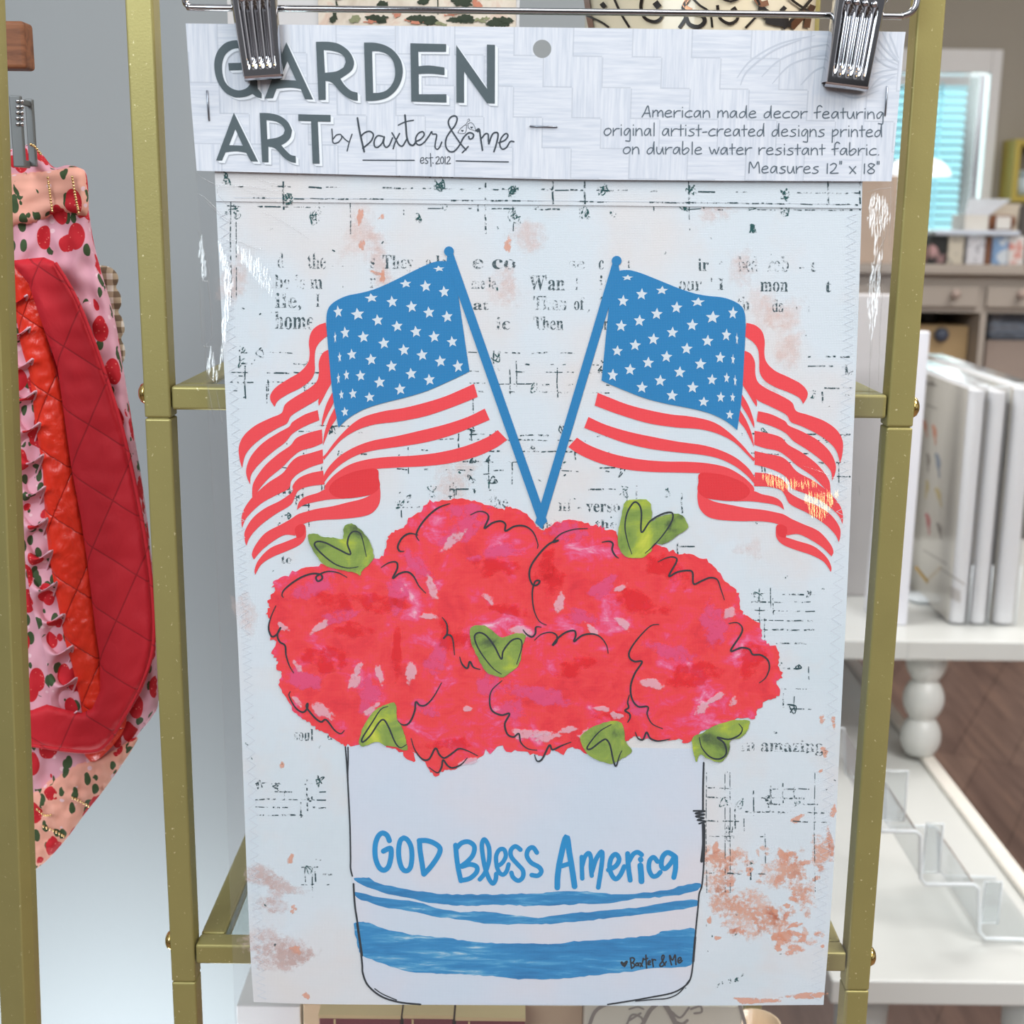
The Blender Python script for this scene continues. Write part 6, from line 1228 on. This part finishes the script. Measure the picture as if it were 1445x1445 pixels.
# --- sleeved towel packets standing like books, the first one showing its printed face
def atx(px, py, X):
    d = ray(px, py); return EYE+d*((X-EYE.x)/d.x)
YPk = YT+.075; M['towel'] = simple('white_folded_cotton', srgb(228, 228, 230), .85, vary=.02, bump=.1, bscale=120); M['card_cream'] = simple('cream_insert_card', srgb(228, 222, 210), .6, vary=.02)
labels = ['white folded towel packet nearest the gold post with printed cream face', 'second white towel packet from the gold post', 'third white towel packet from the gold post, at the right edge']
for k, (a, c, yt) in enumerate(((1356, 1380, 546), (1385, 1409, 548), (1419, 1449, 544))):
    x0, x1 = at(a, 700, YPk).x, at(c, 700, YPk).x; zt = at(a, yt, YPk).z; dp = (.30, .36, .42)[k]; zb = tz+.0005
    t_ = thing('towel_packet', ((x0+x1)/2, YPk+.1, zb), labels[k], 'towel packet', 'sleeved towel packets on the white table')
    b = MB(); n_ = 20; prof = []
    for j in range(n_+1):
        a_ = math.pi*j/n_; prof.append((x0+.002+(x1-x0-.002)*(.5-.5*math.cos(a_)), YPk+.010-.010*math.sin(a_)))
    prof += [(x1, YPk+dp), (x0+.002, YPk+dp)]; m_ = len(prof)
    b.add([(x, y, z) for z in (zb+.003, zt-.006) for x, y in prof], [tuple(range(m_))[::-1], tuple(range(m_, 2*m_))]+[(j, (j+1) % m_, m_+(j+1) % m_, m_+j) for j in range(m_)]); tw = obj('folded_towel', b, M['towel'], t_)
    b = MB(); b.boxmm((x0, YPk+.012, zb+.002), (x0+.0018, YPk+dp, zt-.004)); cd = obj('insert_card', b, M['card_cream'], t_)
    if k == 0:
        b = MB(); X_ = x0-.0006; R = random.Random(8)
        cols = [srgb(226, 150, 116), srgb(150, 160, 174), srgb(216, 196, 140), srgb(214, 130, 128), srgb(150, 140, 130)]
        def bird(px, py, s_, mi, tilt):
            pts = [(-.3, 1.0), (.1, .75), (.42, .1), (.2, -.5), (.32, -1.1), (.05, -1.15), (-.1, -.55), (-.35, -.1), (-.45, .5), (-.65, .8)]
            P_ = [atx(px+s_*(x*math.cos(tilt)-y*math.sin(tilt))*.55, py-s_*(y*math.cos(tilt)+x*math.sin(tilt)), X_) for x, y in sm(pts, True, 4)]
            b.add(P_, [tuple(range(len(P_)))[::-1]], mi)
        for a in ((1319, 612, 13, 0, 0), (1306, 603, 12, 0, .2), (1324, 655, 16, 1, 0), (1310, 652, 12, 4, -.2), (1325, 700, 14, 2, .3), (1308, 690, 12, 2, -.4), (1310, 738, 14, 3, 0), (1326, 748, 12, 4, .2), (1316, 542, 9, 4, 1.2), (1308, 540, 7, 4, 1.0)): bird(*a)
        for (xa, ya), (xb, yb2) in (((1307, 570), (1322, 576)), ((1303, 775), (1336, 795)), ((1325, 800), (1362, 824))):
            P_ = [atx(xa, ya, X_), atx(xb, yb2, X_), atx(xb, yb2+2, X_), atx(xa, ya+2, X_)]; b.add(P_, [(3, 2, 1, 0)], 4)
        for j in range(9):
            xa = 1340+j*1.8; ya = 826+j*.9; P_ = [atx(xa, ya, X_), atx(xa+.9, ya+.4, X_), atx(xa+.9, ya+18, X_), atx(xa, ya+17.5, X_)]; b.add(P_, [(3, 2, 1, 0)], 4)
        obj('printed_birds', b, [simple('bird_print_ink_'+'abcde'[i], c_, .7, vary=.2, vscale=90) for i, c_ in enumerate(cols)], cd)
    b = MB(); ex = .0014; b.boxmm((x0-ex, YPk-.002, zb), (x1+ex*.6, YPk+dp+.004, zt+.003)); obj('clear_sleeve', b, M['sleeve'], t_, .002)
    b = MB(); b.tube([(x0-ex, YPk-.002, zt+.003), (x0-ex, YPk+dp, zt+.003)], .0011, 6); obj('sleeve_fold', b, M['acrylic_edge'], t_)
    b = MB(); b.tube([(x0-ex+.0012, YPk-.002, zt+.003), (x1+ex*.6, YPk-.002, zt+.003), (x1+ex*.6, YPk-.002, zt-.02)], .0009, 6); obj('sleeve_fold', b, M['acrylic_edge'], t_)
    b = MB(); b.tube([(x1+ex*.6, YPk-.002, zb+.002), (x1+ex*.6, YPk-.002, zb+.09)], .0009, 6); obj('sleeve_fold', b, M['acrylic_edge'], t_)
# white paper bag beside them
xa, xb_ = at(1252, 700, YT+.07).x, at(1300, 700, YT+.07).x; zt = at(1280, 470, YT+.07).z
b = MB(); b.add([(xa, YT+.07, tz+.0005), (xb_-.006, YT+.07, tz+.0005), (xb_-.006, YT+.15, tz+.0005), (xa, YT+.15, tz+.0005), (xa, YT+.10, zt), (xb_+.004, YT+.10, zt), (xb_+.004, YT+.115, zt), (xa, YT+.115, zt)], [(3, 2, 1, 0), (4, 5, 6, 7), (0, 1, 5, 4), (1, 2, 6, 5), (2, 3, 7, 6), (3, 0, 4, 7)])
tag(obj('white_paper_bag', b, simple('white_bag_paper', srgb(226, 227, 234), .7, vary=.02), None, .002), 'tall white paper bag standing directly right of the gold post', 'paper bag')
b = MB(); ga, gb = at(1120, 700, YT+.22).x, at(1243, 700, YT+.22).x; b.boxmm((ga, YT+.22, tz+.0005), (gb, YT+.24, at(1200, 415, YT+.22).z)); tag(obj('display_board', b, simple('pale_grey_board', srgb(196, 192, 192), .7, vary=.03), None, .003), 'pale grey upright board on the white table seen through the clear bag', 'board')
# gold wire holder on a white dish
hq = at(1306, 862, YT+.20); hx, hy = hq.x, YT+.20
hold = thing('wire_card_holder', (hx, hy, tz), 'gold wire loop holder on a white round dish between bag and packets', 'card holder')
b = MB(); b.lathe((hx-.006, hy, tz+.0004), [(.022, 0), (.026, .005), (.0255, .008), (.001, .008)], 32); obj('dish', b, M['whitecool'], hold)
b = MB(); b.tube([at(x, y, hy-.012) for x, y in sm([(1292, 800), (1304, 815), (1318, 832), (1327, 845), (1325, 853), (1312, 855), (1294, 854)], n=6)], .0021, 8); obj('wire_loop', b, M['goldwire'], hold)

# --- acrylic step riser on the lower tier
ay = atz(1400, 1331, lz).y; E_ = Vector((0, .14, 0))
def A(px, py): return at(px, py, ay)
ris = thing('acrylic_riser', (A(1340, 1325).x, ay+.06, lz), 'clear acrylic stepped riser with bright edges on the lower white tier', 'display riser')
zig_px = [(1205, 1098), (1236, 1098), (1238, 1166), (1244, 1173), (1292, 1173), (1299, 1179), (1299, 1240), (1306, 1248), (1374, 1248), (1381, 1254), (1382, 1314), (1390, 1324), (1420, 1325), (1470, 1327)]
P = [A(x, y) for x, y in zig_px]; dz = lz+.0025-min(p.z for p in P)
P = [p+Vector((0, 0, max(0, dz))) for p in P]
b = MB(); n_ = len(P); th = Vector((0, 0, .0022))
b.add(P+[p+E_ for p in P], [(i, i+1, n_+i+1, n_+i) for i in range(n_-1)], 0)
obj('step_sheet', b, M['acrylic'], ris)
b = MB(); b.tube(P, .0021, 8); obj('front_edge', b, M['acrylic_edge'], ris)
b = MB(); b.tube([p+E_ for p in P], .0016, 8); obj('rear_edge', b, M['acrylic_edge'], ris)
for x0, x1, y0, y1 in ((1238, 1283, 1090, 1160), (1303, 1333, 1164, 1234), (1386, 1416, 1246, 1306)):
    b = MB(); a, c = A(x0, y1), A(x1, y0); b.box(((a.x+c.x)/2, ay+.004, (a.z+c.z)/2), (abs(c.x-a.x)/2, .0012, abs(c.z-a.z)/2)); rp_ = obj('riser_panel', b, M['acrylic'], ris, .003)
    b = MB(); hx_, hz_ = abs(c.x-a.x)/2, abs(c.z-a.z)/2; cx_, cz_ = (a.x+c.x)/2, (a.z+c.z)/2
    b.tube([(cx_-hx_, ay+.004, cz_-hz_), (cx_+hx_, ay+.004, cz_-hz_), (cx_+hx_, ay+.004, cz_+hz_), (cx_-hx_, ay+.004, cz_+hz_)], .0011, 6, closed=True); obj('panel_edge', b, M['acrylic_edge'], rp_)
